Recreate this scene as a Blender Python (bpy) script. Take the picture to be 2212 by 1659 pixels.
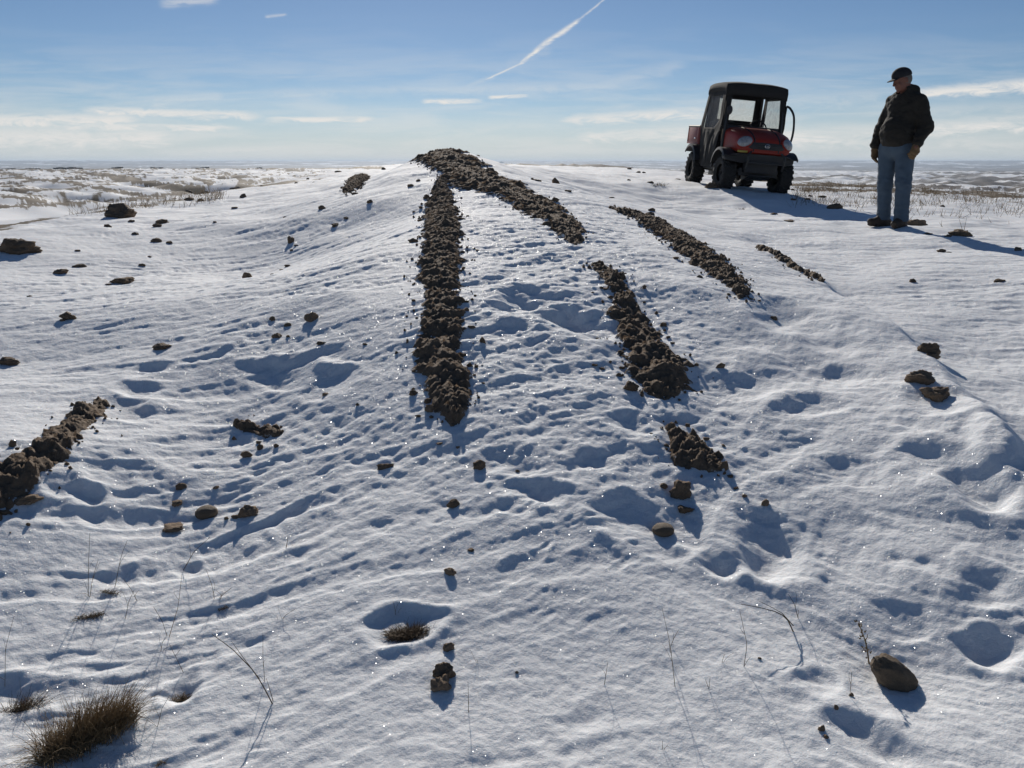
import bpy, bmesh, math, random
import numpy as np
from mathutils import Vector, Matrix, Euler

for _o in list(bpy.data.objects):
    bpy.data.objects.remove(_o)
scene = bpy.context.scene
COL = scene.collection
R = math.radians

# ------------------------------------------------------------------ camera
FPX, EYE, PITCH = 828.0, 1.5, R(15.0)
cam_data = bpy.data.cameras.new('camera')
cam_data.sensor_width = 36.0
cam_data.lens = FPX / 1024 * 36.0
cam_data.clip_start = 0.05
cam_data.clip_end = 60000
cam = bpy.data.objects.new('camera', cam_data)
COL.objects.link(cam)
cam.location = (0, 0, EYE)
cam.rotation_euler = (math.pi / 2 - PITCH, 0, 0)
scene.camera = cam

# ------------------------------------------------------------------ light
SUN_EL, SUN_AZ = R(24.0), R(-6.0)          # azimuth measured from +Y towards +X
SUN_DIR = Vector((math.sin(SUN_AZ) * math.cos(SUN_EL), math.cos(SUN_AZ) * math.cos(SUN_EL), math.sin(SUN_EL)))
sl = bpy.data.lights.new('sun', 'SUN')
sl.energy = 4.7
sl.angle = R(0.53)
sl.color = (1.0, 0.935, 0.845)
sun = bpy.data.objects.new('sun', sl)
COL.objects.link(sun)
sun.location = SUN_DIR * 60
sun.rotation_euler = (-SUN_DIR).to_track_quat('-Z', 'Y').to_euler()

scene.view_settings.view_transform = 'Standard'
scene.view_settings.look = 'None'
scene.view_settings.gamma = 1.0
scene.view_settings.exposure = 0.0
scene.view_settings.use_curve_mapping = False
scene.cycles.max_bounces = 8
scene.cycles.transparent_max_bounces = 12
scene.cycles.volume_bounces = 0
SKY_STRENGTH = 0.060


def px(x, y):
    """photo position (2212 px wide frame) -> slopes (x/y, z/y) of the view ray"""
    u, v = x * 1024 / 2212, y * 1024 / 2212
    a = v - 384
    Y = FPX * math.cos(PITCH) - a * math.sin(PITCH)
    Z = -FPX * math.sin(PITCH) - a * math.cos(PITCH)
    return (u - 512) / Y, Z / Y


class NT:
    """small helper to write node trees"""
    def __init__(self, tree):
        self.t = tree
        self.t.nodes.clear()

    def n(self, kind, **kw):
        nd = self.t.nodes.new(kind)
        for k, v in kw.items():
            setattr(nd, k, v)
        return nd

    def link(self, a, b):
        self.t.links.new(a, b)

    def put(self, sock, v):
        if isinstance(v, bpy.types.NodeSocket):
            self.t.links.new(v, sock)
        else:
            sock.default_value = v

    def m(self, op, a, b=0.0, c=0.0, clamp=False):
        nd = self.n('ShaderNodeMath', operation=op, use_clamp=clamp)
        self.put(nd.inputs[0], a)
        self.put(nd.inputs[1], b)
        self.put(nd.inputs[2], c)
        return nd.outputs[0]

    def sm(self, v, lo, hi):
        nd = self.n('ShaderNodeMapRange', interpolation_type='SMOOTHSTEP')
        self.put(nd.inputs['Value'], v)
        nd.inputs['From Min'].default_value = lo
        nd.inputs['From Max'].default_value = hi
        return nd.outputs['Result']

    def mix(self, f, a, b):
        nd = self.n('ShaderNodeMix', data_type='RGBA')
        self.put(nd.inputs[0], f)
        for s, v in ((nd.inputs[6], a), (nd.inputs[7], b)):
            if isinstance(v, bpy.types.NodeSocket):
                self.t.links.new(v, s)
            else:
                s.default_value = (*v[:3], 1)
        return nd.outputs[2]

    def xyz(self, x, y, z=0.0):
        nd = self.n('ShaderNodeCombineXYZ')
        for s, v in zip(nd.inputs, (x, y, z)):
            self.put(s, v)
        return nd.outputs[0]

    def noise(self, vec, scale, detail=3.0, rough=0.55, out='Fac', dist=0.0):
        nd = self.n('ShaderNodeTexNoise')
        if vec is not None:
            self.t.links.new(vec, nd.inputs['Vector'])
        nd.inputs['Scale'].default_value = scale
        nd.inputs['Detail'].default_value = detail
        nd.inputs['Roughness'].default_value = rough
        nd.inputs['Distortion'].default_value = dist
        return nd.outputs[out]


# ------------------------------------------------------------------ sky
world = bpy.data.worlds.new('World')
scene.world = world
world.use_nodes = True
W = NT(world.node_tree)
w_out = W.n('ShaderNodeOutputWorld')
bg = W.n('ShaderNodeBackground')
sky = W.n('ShaderNodeTexSky', sky_type='NISHITA', sun_disc=False)
sky.sun_elevation = SUN_EL
sky.sun_rotation = SUN_AZ
sky.altitude = 1000
sky.air_density = 0.8
sky.dust_density = 0.12
sky.ozone_density = 4.0
tc = W.n('ShaderNodeTexCoord')
sep = W.n('ShaderNodeSeparateXYZ')
W.link(tc.outputs['Generated'], sep.inputs[0])
ysafe = W.m('MAXIMUM', sep.outputs[1], 0.05)
P = W.m('DIVIDE', sep.outputs[0], ysafe)
Q = W.m('DIVIDE', sep.outputs[2], ysafe)
front = W.sm(sep.outputs[1], 0.1, 0.35)
wisp = W.noise(W.xyz(W.m('MULTIPLY', P, 7.0), W.m('MULTIPLY', Q, 60.0), 0.3), 1.0, 6, 0.6, dist=0.4)
fray = W.noise(W.xyz(W.m('MULTIPLY', P, 30.0), W.m('MULTIPLY', Q, 110.0), 4.0), 1.0, 6, 0.7, dist=0.8)


def streak(x0, y0, x1, y1, wa, wb, amt, lo=0.3, hi=0.65, hard=1.0, src=None):
    """one cloud streak in the sky from photo point 0 to photo point 1, wa / wb = half width at its ends (px)"""
    p0, q0 = px(x0, y0)
    p1, q1 = px(x1, y1)
    k = 1 / 1880.0
    L2 = (p1 - p0) ** 2 + (q1 - q0) ** 2
    L = math.sqrt(L2)
    dp = W.m('SUBTRACT', P, p0)
    dq = W.m('SUBTRACT', Q, q0)
    s = W.m('MULTIPLY_ADD', dp, (p1 - p0) / L2, W.m('MULTIPLY', dq, (q1 - q0) / L2))
    d = W.m('MULTIPLY_ADD', dp, -(q1 - q0) / L, W.m('MULTIPLY', dq, (p1 - p0) / L))
    d = W.m('ADD', d, W.m('MULTIPLY', W.m('SUBTRACT', fray, 0.5), 2.6 * k * (wa + wb) / 2))
    wdt = W.m('MAXIMUM', W.m('MULTIPLY_ADD', s, (wb - wa) * k, wa * k), 0.5 * k)
    e = W.m('DIVIDE', d, wdt)
    g = W.m('POWER', 2.718, W.m('MULTIPLY', W.m('POWER', W.m('ABSOLUTE', e), 2.0 * hard), -1.0))
    ends = W.m('MULTIPLY', W.sm(s, -0.02, 0.16), W.sm(s, 1.02, 0.8))
    nz = W.sm(src if src is not None else wisp, lo - .08, hi - .04)
    return W.m('MULTIPLY', W.m('MULTIPLY', g, ends), W.m('MULTIPLY', nz, min(1.0, amt * 1.2)))


STREAKS = [
    (1040, 176, 1150, 126, 1.5, 3, 0.65, 0.0, 0.3, 1), (1118, 142, 1192, 82, 3, 6, 0.95, 0.0, 0.3, 1), (1164, 103, 1262, 36, 6, 3, 0.8, 0.0, 0.35, 1),
    (1235, 56, 1318, -12, 2.5, 1.5, 0.45, 0.0, 0.3, 1), (1080, 150, 1200, 100, 14, 16, 0.2, 0.3, 0.6, 1), (960, 205, 1080, 160, 8, 5, 0.25, 0.1, 0.5, 1),
    (1230, 200, 1500, 130, 20, 10, 0.25, 0.2, 0.6, 1),
    (-60, 262, 330, 258, 15, 14, 0.85, 0.25, 0.55, 1.4), (160, 238, 590, 252, 9, 10, 0.9, 0.25, 0.5, 1.4),
    (100, 272, 540, 277, 9, 7, 0.8, 0.25, 0.5, 1.4), (560, 258, 830, 257, 6, 6, 0.95, 0.2, 0.5, 1.5),
    (-80, 300, 420, 292, 30, 18, 0.8, 0.2, 0.6, 1), (300, 330, 700, 318, 9, 8, 0.45, 0.2, 0.6, 1),
    (310, 222, 500, 205, 16, 10, 0.4, 0.3, 0.6, 1), (480, 205, 1500, 180, 11, 14, 0.3, 0.2, 0.6, 1),
    (905, 220, 1050, 219, 6, 5, 1.0, 0.05, 0.3, 1.6), (1050, 210, 1150, 207, 5, 4, 0.9, 0.05, 0.3, 1.6),
    (1190, 262, 1560, 240, 10, 14, 0.8, 0.2, 0.55, 1.2), (1230, 297, 1560, 284, 10, 18, 0.75, 0.2, 0.55, 1.2),
    (1480, 300, 1960, 292, 20, 26, 0.9, 0.2, 0.6, 1), (1500, 230, 1960, 205, 18, 20, 0.35, 0.2, 0.6, 1),
    (1940, 205, 2290, 178, 9, 16, 0.85, 0.15, 0.5, 1.3), (1900, 285, 2320, 260, 16, 24, 0.85, 0.2, 0.6, 1),
    (1900, 240, 2320, 228, 14, 20, 0.3, 0.2, 0.6, 1), (2000, 310, 2320, 305, 16, 18, 0.45, 0.2, 0.6, 1),
    (340, 8, 480, -6, 8, 8, 0.4, 0.1, 0.5, 1), (570, 37, 622, 31, 3, 2.5, 0.4, 0.0, 0.3, 1),
    (860, 280, 1400, 262, 16, 22, 0.28, 0.2, 0.6, 1),
]
cl = None
for sk in STREAKS:
    g = streak(*sk)
    cl = g if cl is None else W.m('MAXIMUM', cl, g)
cl = W.m('MULTIPLY', cl, W.m('MULTIPLY_ADD', W.sm(fray, .28, .62), .6, .4))
veil = W.m('MULTIPLY', W.m('MULTIPLY', W.sm(Q, 0.17, 0.03), W.sm(wisp, 0.36, 0.68)), 0.38)
cl = W.m('MULTIPLY', W.m('MAXIMUM', cl, veil), front, clamp=True)
cloud_rgb = W.n('ShaderNodeRGB')
cloud_rgb.outputs[0].default_value = (13.2, 12.9, 12.4, 1)
low_veil = W.m('MULTIPLY', W.sm(sep.outputs[2], 0.075, -0.01), 0.85)
hazy = W.mix(low_veil, sky.outputs[0], (9.3, 10.1, 10.5))
W.link(W.mix(cl, hazy, cloud_rgb.outputs[0]), bg.inputs[0])
bg.inputs[1].default_value = SKY_STRENGTH
W.link(bg.outputs[0], w_out.inputs[0])


# ------------------------------------------------------------------ numpy noise
_ANG = np.linspace(0, 2 * np.pi, 256, endpoint=False)
_GX, _GY = np.cos(_ANG).astype(np.float32), np.sin(_ANG).astype(np.float32)
_rs = np.random.RandomState(7)
_G3 = _rs.normal(size=(256, 3)).astype(np.float32)
_G3 /= np.linalg.norm(_G3, axis=1)[:, None]


def _hash(ix, iy, seed, iz=None):
    h = ix.astype(np.uint32) * np.uint32(374761393) + iy.astype(np.uint32) * np.uint32(668265263) + np.uint32((seed * 982451653) & 0xffffffff)
    if iz is not None:
        h = h + iz.astype(np.uint32) * np.uint32(2147483647 ^ 1234567)
    h = (h ^ (h >> np.uint32(13))) * np.uint32(1274126177)
    return h ^ (h >> np.uint32(16))


def perlin(x, y, seed=0):
    x = np.asarray(x, np.float64)
    y = np.asarray(y, np.float64)
    fx, fy = np.floor(x), np.floor(y)
    ix, iy = fx.astype(np.int64), fy.astype(np.int64)
    dx, dy = (x - fx).astype(np.float32), (y - fy).astype(np.float32)
    ux, uy = dx * dx * dx * (dx * (dx * 6 - 15) + 10), dy * dy * dy * (dy * (dy * 6 - 15) + 10)

    def g(ox, oy):
        h = (_hash(ix + ox, iy + oy, seed) & np.uint32(255)).astype(np.int32)
        return _GX[h] * (dx - ox) + _GY[h] * (dy - oy)
    a = g(0, 0)
    a = a + (g(1, 0) - a) * ux
    b = g(0, 1)
    b = b + (g(1, 1) - b) * ux
    return (a + (b - a) * uy) * 1.5


def fbm(x, y, seed=0, octv=4, gain=0.5):
    s, a = 0, 1.0
    for k in range(octv):
        s = s + a * perlin(x * 2.03 ** k + 17.3 * k, y * 2.03 ** k - 9.1 * k, seed + k)
        a *= gain
    return s


def perlin3(p, seed=0):
    f = np.floor(p)
    i = f.astype(np.int64)
    d = (p - f).astype(np.float32)
    u = d * d * d * (d * (d * 6 - 15) + 10)
    out = np.zeros(len(p), np.float32)
    for ox in (0, 1):
        wx = u[:, 0] if ox else 1 - u[:, 0]
        for oy in (0, 1):
            wy = u[:, 1] if oy else 1 - u[:, 1]
            for oz in (0, 1):
                wz = u[:, 2] if oz else 1 - u[:, 2]
                g = _G3[(_hash(i[:, 0] + ox, i[:, 1] + oy, seed, i[:, 2] + oz) & np.uint32(255)).astype(np.int32)]
                out += wx * wy * wz * (g[:, 0] * (d[:, 0] - ox) + g[:, 1] * (d[:, 1] - oy) + g[:, 2] * (d[:, 2] - oz))
    return out * 1.6


def fbm3(p, seed=0, octv=4, gain=0.5):
    s, a = 0, 1.0
    for k in range(octv):
        s = s + a * perlin3(p * 2.03 ** k + 11.7 * k, seed + k)
        a *= gain
    return s


def worley(x, y, seed=0):
    """distance to the nearest feature point and that point's random value"""
    fx, fy = np.floor(x), np.floor(y)
    ix, iy = fx.astype(np.int64), fy.astype(np.int64)
    best = np.full(x.shape, 9.0)
    val = np.zeros(x.shape)
    for ox in (-1, 0, 1):
        for oy in (-1, 0, 1):
            h = _hash(ix + ox, iy + oy, seed)
            px_ = fx + ox + (h & np.uint32(1023)) / 1023.0
            py_ = fy + oy + ((h >> np.uint32(10)) & np.uint32(1023)) / 1023.0
            d = np.hypot(x - px_, y - py_)
            k = d < best
            best = np.where(k, d, best)
            val = np.where(k, ((h >> np.uint32(20)) & np.uint32(1023)) / 1023.0, val)
    return best, val


def sstep(a, b, v):
    t = np.clip((v - a) / (b - a), 0, 1)
    return t * t * (3 - 2 * t)


# ------------------------------------------------------------------ terrain: the shape of the hill top (z counted from the eye)
CP = [(0, 0, -1.53), (-2, 0, -1.53), (2, 0, -1.5), (0, -3, -1.62), (-5, -3, -1.6), (5, -3, -1.55), (-6, 2, -1.42), (6, 2, -1.3),
      (0, 1.8, -1.5), (-1.2, 1.9, -1.5), (1.2, 1.9, -1.48), (-8, 6, -1.05), (8, 6, -.98),
      (4.13, 16.3, -.5), (5.27, 16.48, -.59), (3.87, 17.9, -.425), (5.0, 18.1, -.515), (-1.1, 16, -.02), (-1.6, 21, -.2),
      (0, 30, -.2), (3.3, 30, -.2), (9, 24, -.6), (-4.6, 30, -.2), (12, 40, -.9), (-14, 18, -1.1), (-9, 30, -.6)]


def cpx(x, y, Y):
    p, q = px(x, y)
    CP.append((p * Y, Y, q * Y))


for a_ in [(2212, 1000, 3.1), (1990, 780, 4.4), (1780, 630, 6.05), (1640, 545, 7.95), (1320, 450, 13.4), (2212, 780, 4.4),
           (2212, 600, 6.3), (2212, 500, 9.9), (1945, 490, 10.0), (2212, 440, 16.6), (2212, 414, 25), (1800, 400, 25),
           (980, 920, 3.62), (965, 1120, 2.95), (955, 780, 4.25), (955, 640, 5.2), (950, 480, 7.6), (957, 390, 10.1), (985, 326, 13), (905, 345, 12.9), (1060, 346, 13),
           (620, 580, 7.9), (740, 420, 13), (800, 380, 16), (820, 361, 23),
           (0, 490, 10), (200, 455, 13.5), (600, 395, 21), (40, 530, 8.4), (150, 680, 5.4), (20, 775, 4.66), (100, 1000, 3.2),
           (560, 930, 3.85), (340, 1150, 3.0), (300, 800, 4.5), (1400, 700, 4.95), (1460, 850, 4.0), (1500, 980, 3.5), (1930, 1437, 2.2),
           (1600, 630, 5.45), (1480, 535, 6.9), (1360, 462, 9.4), (1245, 520, 7.0), (1120, 440, 8.9)]:
    cpx(*a_)
CP = np.array(CP, float)


def _tps(r2):
    return 0.5 * r2 * np.log(r2 + 1e-9)


_n = len(CP)
_K = _tps(((CP[:, None, :2] - CP[None, :, :2]) ** 2).sum(-1)) + np.eye(_n) * 0.02
_A = np.zeros((_n + 3, _n + 3))
_A[:_n, :_n] = _K
_A[:_n, _n:] = np.c_[np.ones(_n), CP[:, :2]]
_A[_n:, :_n] = _A[:_n, _n:].T
_Wt = np.linalg.solve(_A, np.r_[CP[:, 2], 0, 0, 0])


def hill(x, y):
    z = _Wt[_n] + _Wt[_n + 1] * x + _Wt[_n + 2] * y
    for k in range(_n):
        z = z + _Wt[k] * _tps((x - CP[k, 0]) ** 2 + (y - CP[k, 1]) ** 2)
    return z


# far country: height / distance along three bearings
FAR_R = np.log(np.array([1, 30, 60, 90, 130, 200, 300, 450, 650, 800, 1000, 1500, 2200, 3200, 4500, 6500, 9000, 14000, 20000]))
FAR_L = np.array([-.5, -.15, -.085, -.066, -.052, -.036, -.0245, -.0155, -.0095, -.0072, -.0078, -.0068, -.0078, -.0085, -.006, -.0025, .0012, .0005, .0])
FAR_M = np.array([-.5, -.12, -.07, -.05, -.035, -.022, -.016, -.013, -.011, -.0105, -.010, -.009, -.0085, -.0085, -.006, -.0025, .0010, .0005, .0])
FAR_Q = np.array([-.5, -.15, -.11, -.088, -.07, -.052, -.04, -.034, -.030, -.027, -.0235, -.0165, -.0092, -.0094, -.0065, -.0025, .0012, .0005, .0])


def far_land(x, y):
    r = np.hypot(x, y) + 1e-6
    az = np.arctan2(x, y)
    lr = np.log(np.clip(r, 1, 20000))
    zl, zm, zq = (np.interp(lr, FAR_R, t) * r for t in (FAR_L, FAR_M, FAR_Q))
    wl = sstep(-.02, -.2, az)
    wq = sstep(.08, .3, az)
    z = zm * (1 - wl - wq) + zl * wl + zq * wq
    n1 = fbm(x / 260 + 3, y / 260, 31, 4)
    n2 = fbm(x / 1500 + 9, y / 900, 41, 5, 0.55)
    rel = sstep(60, 160, r) * sstep(900, 420, r) * wl
    z = z + rel * (2.2 * (1 - np.abs(fbm(x / 120, y / 55, 51, 3))) - 1.2 - 0.8 * n1)
    relq = sstep(250, 500, r) * sstep(2100, 1500, r) * (1 - wl)
    ridg = 1 - np.abs(fbm(x / 330 + y / 900, y / 330, 61, 4, .55))
    z = z + relq * wq * (15 * (ridg - .75)) * sstep(200, 1200, r)
    z = z + sstep(70, 130, r) * sstep(800, 650, r) * wl * 1.5 * (1 - 2 * np.abs(fbm(x / 34 + y / 120, y / 40, 55, 3, .55)))
    z = z + sstep(200, 400, r) * sstep(2300, 1900, r) * (1 - wl) * 5.0 * (1 - 2 * np.abs(fbm(x / 120 - y / 500, y / 150, 65, 4, .55)))
    z = z + sstep(3600, 6500, r) * (8 * n2 + 30 * (1 - np.abs(fbm(x / 800, y / 700, 71, 4))) - 27)
    return z


def rim(az):
    return np.interp(az, R(1) * np.array([-60, -35, -31, -26, -15, -8, 0, 12, 20, 31, 60]), [8, 9, 10.5, 14, 21, 26, 33, 33, 28, 26, 26])


# pits and humps in the snow: photo x, y, half width px, half height px, depth (m)
PITS = [(1165, 665, 80, 24, .10), (1250, 698, 58, 26, .14), (1120, 650, 40, 14, .03), (1700, 690, 50, 26, .07), (1790, 742, 45, 22, .06),
        (1655, 828, 50, 26, .055), (1748, 882, 55, 26, .05), (1832, 812, 36, 16, .03), (1350, 930, 45, 26, .05), (1280, 1012, 45, 22, .045),
        (1155, 1060, 60, 20, .04), (1080, 1000, 60, 24, .03), (1660, 1180, 62, 46, .085), (1545, 1210, 40, 26, .05), (1390, 1140, 70, 34, .05),
        (2060, 1020, 80, 44, .10), (2130, 1060, 60, 38, .08), (2030, 890, 60, 22, .05), (1890, 1615, 80, 42, .065), (2170, 1395, 60, 34, .06),
        (2115, 1255, 55, 26, .05), (385, 1478, 28, 16, .045), (612, 800, 40, 26, .055), (645, 700, 75, 40, .055), (335, 803, 34, 12, .05),
        (270, 888, 56, 14, .06), (150, 1057, 34, 20, .05), (888, 1368, 62, 18, .05), (540, 800, 40, 14, .03), (690, 765, 40, 12, .04),
        (300, 845, 36, 10, .04), 
        (1560, 840, 70, 36, .05), (1480, 1120, 30, 50, .04), (720, 830, 45, 18, .04), 
        (1760, 1490, 45, 16, .03), (1970, 1330, 50, 18, .02), (410, 1215, 26, 12, .025), (440, 980, 90, 30, .03),
        (40, 1500, 60, 26, .05), (1330, 760, 30, 20, .03)]
HUMPS = [(1235, 668, 44, 10, .07), (1180, 690, 50, 10, .03), (1030, 580, 60, 16, .03), (2160, 970, 50, 24, .05), (690, 800, 60, 12, .04),
         (620, 770, 70, 10, .03), (1620, 760, 60, 20, .04), (1740, 1000, 90, 24, .03), (1440, 890, 40, 12, .03), (350, 870, 60, 10, .03)]
DENTS = []


def macro(x, y):
    x = np.asarray(x, float)
    y = np.asarray(y, float)
    r = np.hypot(x, y)
    if r.max() < 14:
        return EYE + hill(x, y)
    az = np.arctan2(x, y)
    rc = np.minimum(r, 60)
    k = np.where(r > 1e-6, rc / np.maximum(r, 1e-6), 1)
    near = hill(x * k, y * k)
    rr = rim(az)
    d = np.maximum(0, r - rr)
    near = near - 0.012 * d ** 2 / (1 + d * .03)
    far = far_land(x, y)
    kk = 0.15 + 0.004 * np.minimum(r, 400)
    h = np.clip(0.5 + 0.5 * (near - far) / kk, 0, 1)
    z = far + (near - far) * h + kk * h * (1 - h) * sstep(15, 40, r)
    return EYE + np.where(r < 14, near, z)


def hit(x, y, lift=0.0):
    """photo point -> point on the snow"""
    p, q = px(x, y)
    Y = np.geomspace(1.0, 120, 420)
    for k in range(3):
        d = EYE + q * Y - macro(p * Y, Y) - lift
        below = np.nonzero(d <= 0)[0]
        if not len(below):
            if k == 0:
                Y = np.geomspace(110, 12000, 500)
                continue
            break
        i = max(1, below[0])
        if len(Y) < 50:
            f = d[i - 1] / (d[i - 1] - d[i] + 1e-12)
            Yh = Y[i - 1] + (Y[i] - Y[i - 1]) * f
            return Vector((p * Yh, Yh, EYE + q * Yh))
        Y = np.linspace(Y[i - 1], Y[i], 24)
    return Vector((p * Y[-1], Y[-1], EYE + q * Y[-1]))


for lst, sg in ((PITS, -1), (HUMPS, 1)):
    for (x_, y_, hw, hh, dp) in lst:
        c = hit(x_, y_)
        e1 = hit(x_ + hw, y_)
        e2 = hit(x_, y_ - hh)
        e3 = hit(x_, y_ + hh)
        DENTS.append((c.x, c.y, max(.05, (e1 - c).length), max(.05, (e2 - e3).length / 2), sg * dp))


LIP = np.array([hit(*p)[:2] for p in [(1640, 548), (1780, 632), (1885, 705), (1990, 782), (2080, 870), (2150, 940), (2212, 1000)]])[::-1]


def relief(x, y):
    """snow relief within some tens of metres"""
    r = np.hypot(x, y)
    fade = sstep(60, 25, r)
    left = sstep(1.3, -.2, x - .12 * (y - 3))
    plain = sstep(2.0, 2.7, x) * sstep(2.5, 5.5, y)
    right = np.clip(1 - left, 0, 1) * (1 - .6 * plain)
    big = sstep(3, 16, r)
    z = .022 * perlin(x * 1.3, y * 1.3, 1) + .018 * right * perlin(x * 2.6, y * 3.0, 2)

    def rip(ang, seed, ks, kt, amp):
        c, s_ = math.cos(R(ang)), math.sin(R(ang))
        s = x * c + y * s_
        t = -x * s_ + y * c
        t = t + .10 * perlin(s * .9, t * 1.1, seed + 5) + .02 * perlin(s * 5, t * 5, seed + 6)
        n = fbm(s * ks, t * kt, seed, 3, .5)
        w = np.clip(.5 + .5 * perlin(s * .55, t * .8, seed + 8), 0, 1) ** 1.0
        sharp = 1 - np.abs(n)                         # crests along the wind
        v = amp * (.75 * n + .7 * sharp * sharp)
        chip = np.clip(perlin(s * ks * 3.1, t * kt * 2.1, seed + 7) - .18, 0, 1)
        v = v + amp * .9 * chip
        gate = sstep(-.05, .4, -n) * sstep(.35, .6, w)
        tooth = perlin(s * 19 + 2 * t, t * 6, seed + 9) * gate
        return v * (.25 + 1.2 * w * (.35 + .65 * sstep(-.5, .3, perlin(x * .75, y * .75, seed + 11)))) + amp * .5 * tooth
    lf = rip(24, 100, 1.3, 4.8, .0150)
    lf2 = rip(30, 120, 2.9, 10.0, .0085) * (.35 + .9 * sstep(-.25, .35, perlin(x * .8 + 5, y * .8, 250)))
    z = z + left * (lf * (1 - .35 * big) + lf2)
    rt = rip(-42, 140, 1.2, 3.6, .008)
    rt2 = rip(-30, 160, 3.0, 13, .0036)
    z = z + right * (rt + rt2)
    pl = rip(-8, 180, .9, 3.6, .012) + rip(4, 190, 2.2, 9, .0055)
    z = z + plain * pl
    # crusty front of the mound
    face = sstep(1.5, .4, np.abs(x - .15 - .03 * y)) * sstep(2.6, 3.6, y) * sstep(12, 8, y)
    fr1, fr2 = rip(38, 260, 1.6, 5.0, .008), rip(8, 280, 4.5, 12, .0045)
    z = z + face * (fr1 + fr2 + .006 * fbm(x * 7, y * 7, 200, 3, .6) + .0022 * perlin(x * 26, y * 26, 204))
    z = z + (.0028 * perlin(x * 15, y * 15, 210) + .0016 * perlin(x * 38, y * 38, 211)) * sstep(18, 8, r)
    # drift lip where the mound meets the flat snow
    lip = x - np.interp(y, LIP[:, 1], LIP[:, 0]) - .05 * perlin(x * 0 + 1.5, y * 1.6, 240)
    z = z + .055 * np.where(lip < 0, np.exp(-(lip / .38) ** 2), np.exp(-(lip / .07) ** 2)) * sstep(2.7, 3.4, y) * sstep(9.5, 7, y)
    far_l = sstep(7, 12, r)
    z = z + far_l * .035 * fbm(x * .9, y * .9, 220, 3)
    wx = x + .07 * perlin(x * 3.1, y * 3.1, 231) + .03 * perlin(x * 8, y * 8, 232)
    wy = y + .09 * perlin(x * 3.1, y * 3.1, 233) + .04 * perlin(x * 8, y * 8, 234)
    for (cx, cy, sx, sy, dp) in DENTS:
        d2 = ((wx - cx) / sx) ** 2 + ((wy - cy) / sy) ** 2
        m = d2 < 7
        if np.ndim(z) and m.any():
            dd = d2[m]
            z[m] += .50 * dp * np.exp(-dd) - .15 * dp * np.exp(-((np.sqrt(dd) - 1.6) / .5) ** 2)
    return z * fade


def ground(x, y):
    x = np.atleast_1d(np.asarray(x, float))
    y = np.atleast_1d(np.asarray(y, float))
    return macro(x, y) + relief(x, y)


def gz(x, y):
    return float(ground(x, y)[0])


# ------------------------------------------------------------------ mesh helpers
def mesh_np(name, co, quads, smooth=True, tris=None):
    me = bpy.data.meshes.new(name)
    co = np.asarray(co, np.float32)
    nq = 0 if quads is None else len(quads)
    nt = 0 if tris is None else len(tris)
    me.vertices.add(len(co))
    me.vertices.foreach_set('co', co.ravel())
    loops = []
    if nq:
        loops.append(np.asarray(quads, np.int32).ravel())
    if nt:
        loops.append(np.asarray(tris, np.int32).ravel())
    lp = np.concatenate(loops)
    me.loops.add(len(lp))
    me.loops.foreach_set('vertex_index', lp)
    st = np.concatenate([np.arange(nq) * 4, nq * 4 + np.arange(nt) * 3]).astype(np.int32)
    me.polygons.add(nq + nt)
    me.polygons.foreach_set('loop_start', st)
    me.update(calc_edges=True)
    me.validate()
    if smooth:
        me.polygons.foreach_set('use_smooth', np.ones(nq + nt, bool))
    return me


def link(name, me, mat=None, parent=None, loc=None):
    o = bpy.data.objects.new(name, me)
    COL.objects.link(o)
    if mat is not None and me is not None:
        me.materials.append(mat)
    if parent is not None:
        o.parent = parent
    if loc is not None:
        o.location = loc
    return o


def tag(o, label=None, cat=None, group=None, kind=None):
    for k, v in (('label', label), ('category', cat), ('group', group), ('kind', kind)):
        if v:
            o[k] = v
    return o


def attr(me, name, arr):
    a = me.attributes.new(name, 'FLOAT', 'POINT')
    a.data.foreach_set('value', np.asarray(arr, np.float32))


# ------------------------------------------------------------------ materials
def new_mat(name):
    m = bpy.data.materials.new(name)
    m.use_nodes = True
    return m, NT(m.node_tree)


def simple(name, rgb, rough=.6, var=.25, scale=8.0, bump=.0, bscale=60.0, metal=0.0, spec=.5, coat=0.0):
    m, t = new_mat(name)
    o = t.n('ShaderNodeOutputMaterial')
    b = t.n('ShaderNodeBsdfPrincipled')
    co = t.n('ShaderNodeTexCoord').outputs['Object']
    n = t.noise(co, scale, 4, .6)
    lo = tuple(c * (1 - var) for c in rgb)
    hi = tuple(min(1, c * (1 + var)) for c in rgb)
    t.link(t.mix(n, lo, hi), b.inputs['Base Color'])
    b.inputs['Roughness'].default_value = rough
    b.inputs['Metallic'].default_value = metal
    b.inputs['Specular IOR Level'].default_value = spec
    b.inputs['Coat Weight'].default_value = coat
    if bump:
        bp = t.n('ShaderNodeBump')
        bp.inputs['Strength'].default_value = bump
        bp.inputs['Distance'].default_value = .01
        t.link(t.noise(co, bscale, 4, .6), bp.inputs['Height'])
        t.link(bp.outputs[0], b.inputs['Normal'])
    t.link(b.outputs[0], o.inputs[0])
    return m


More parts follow.
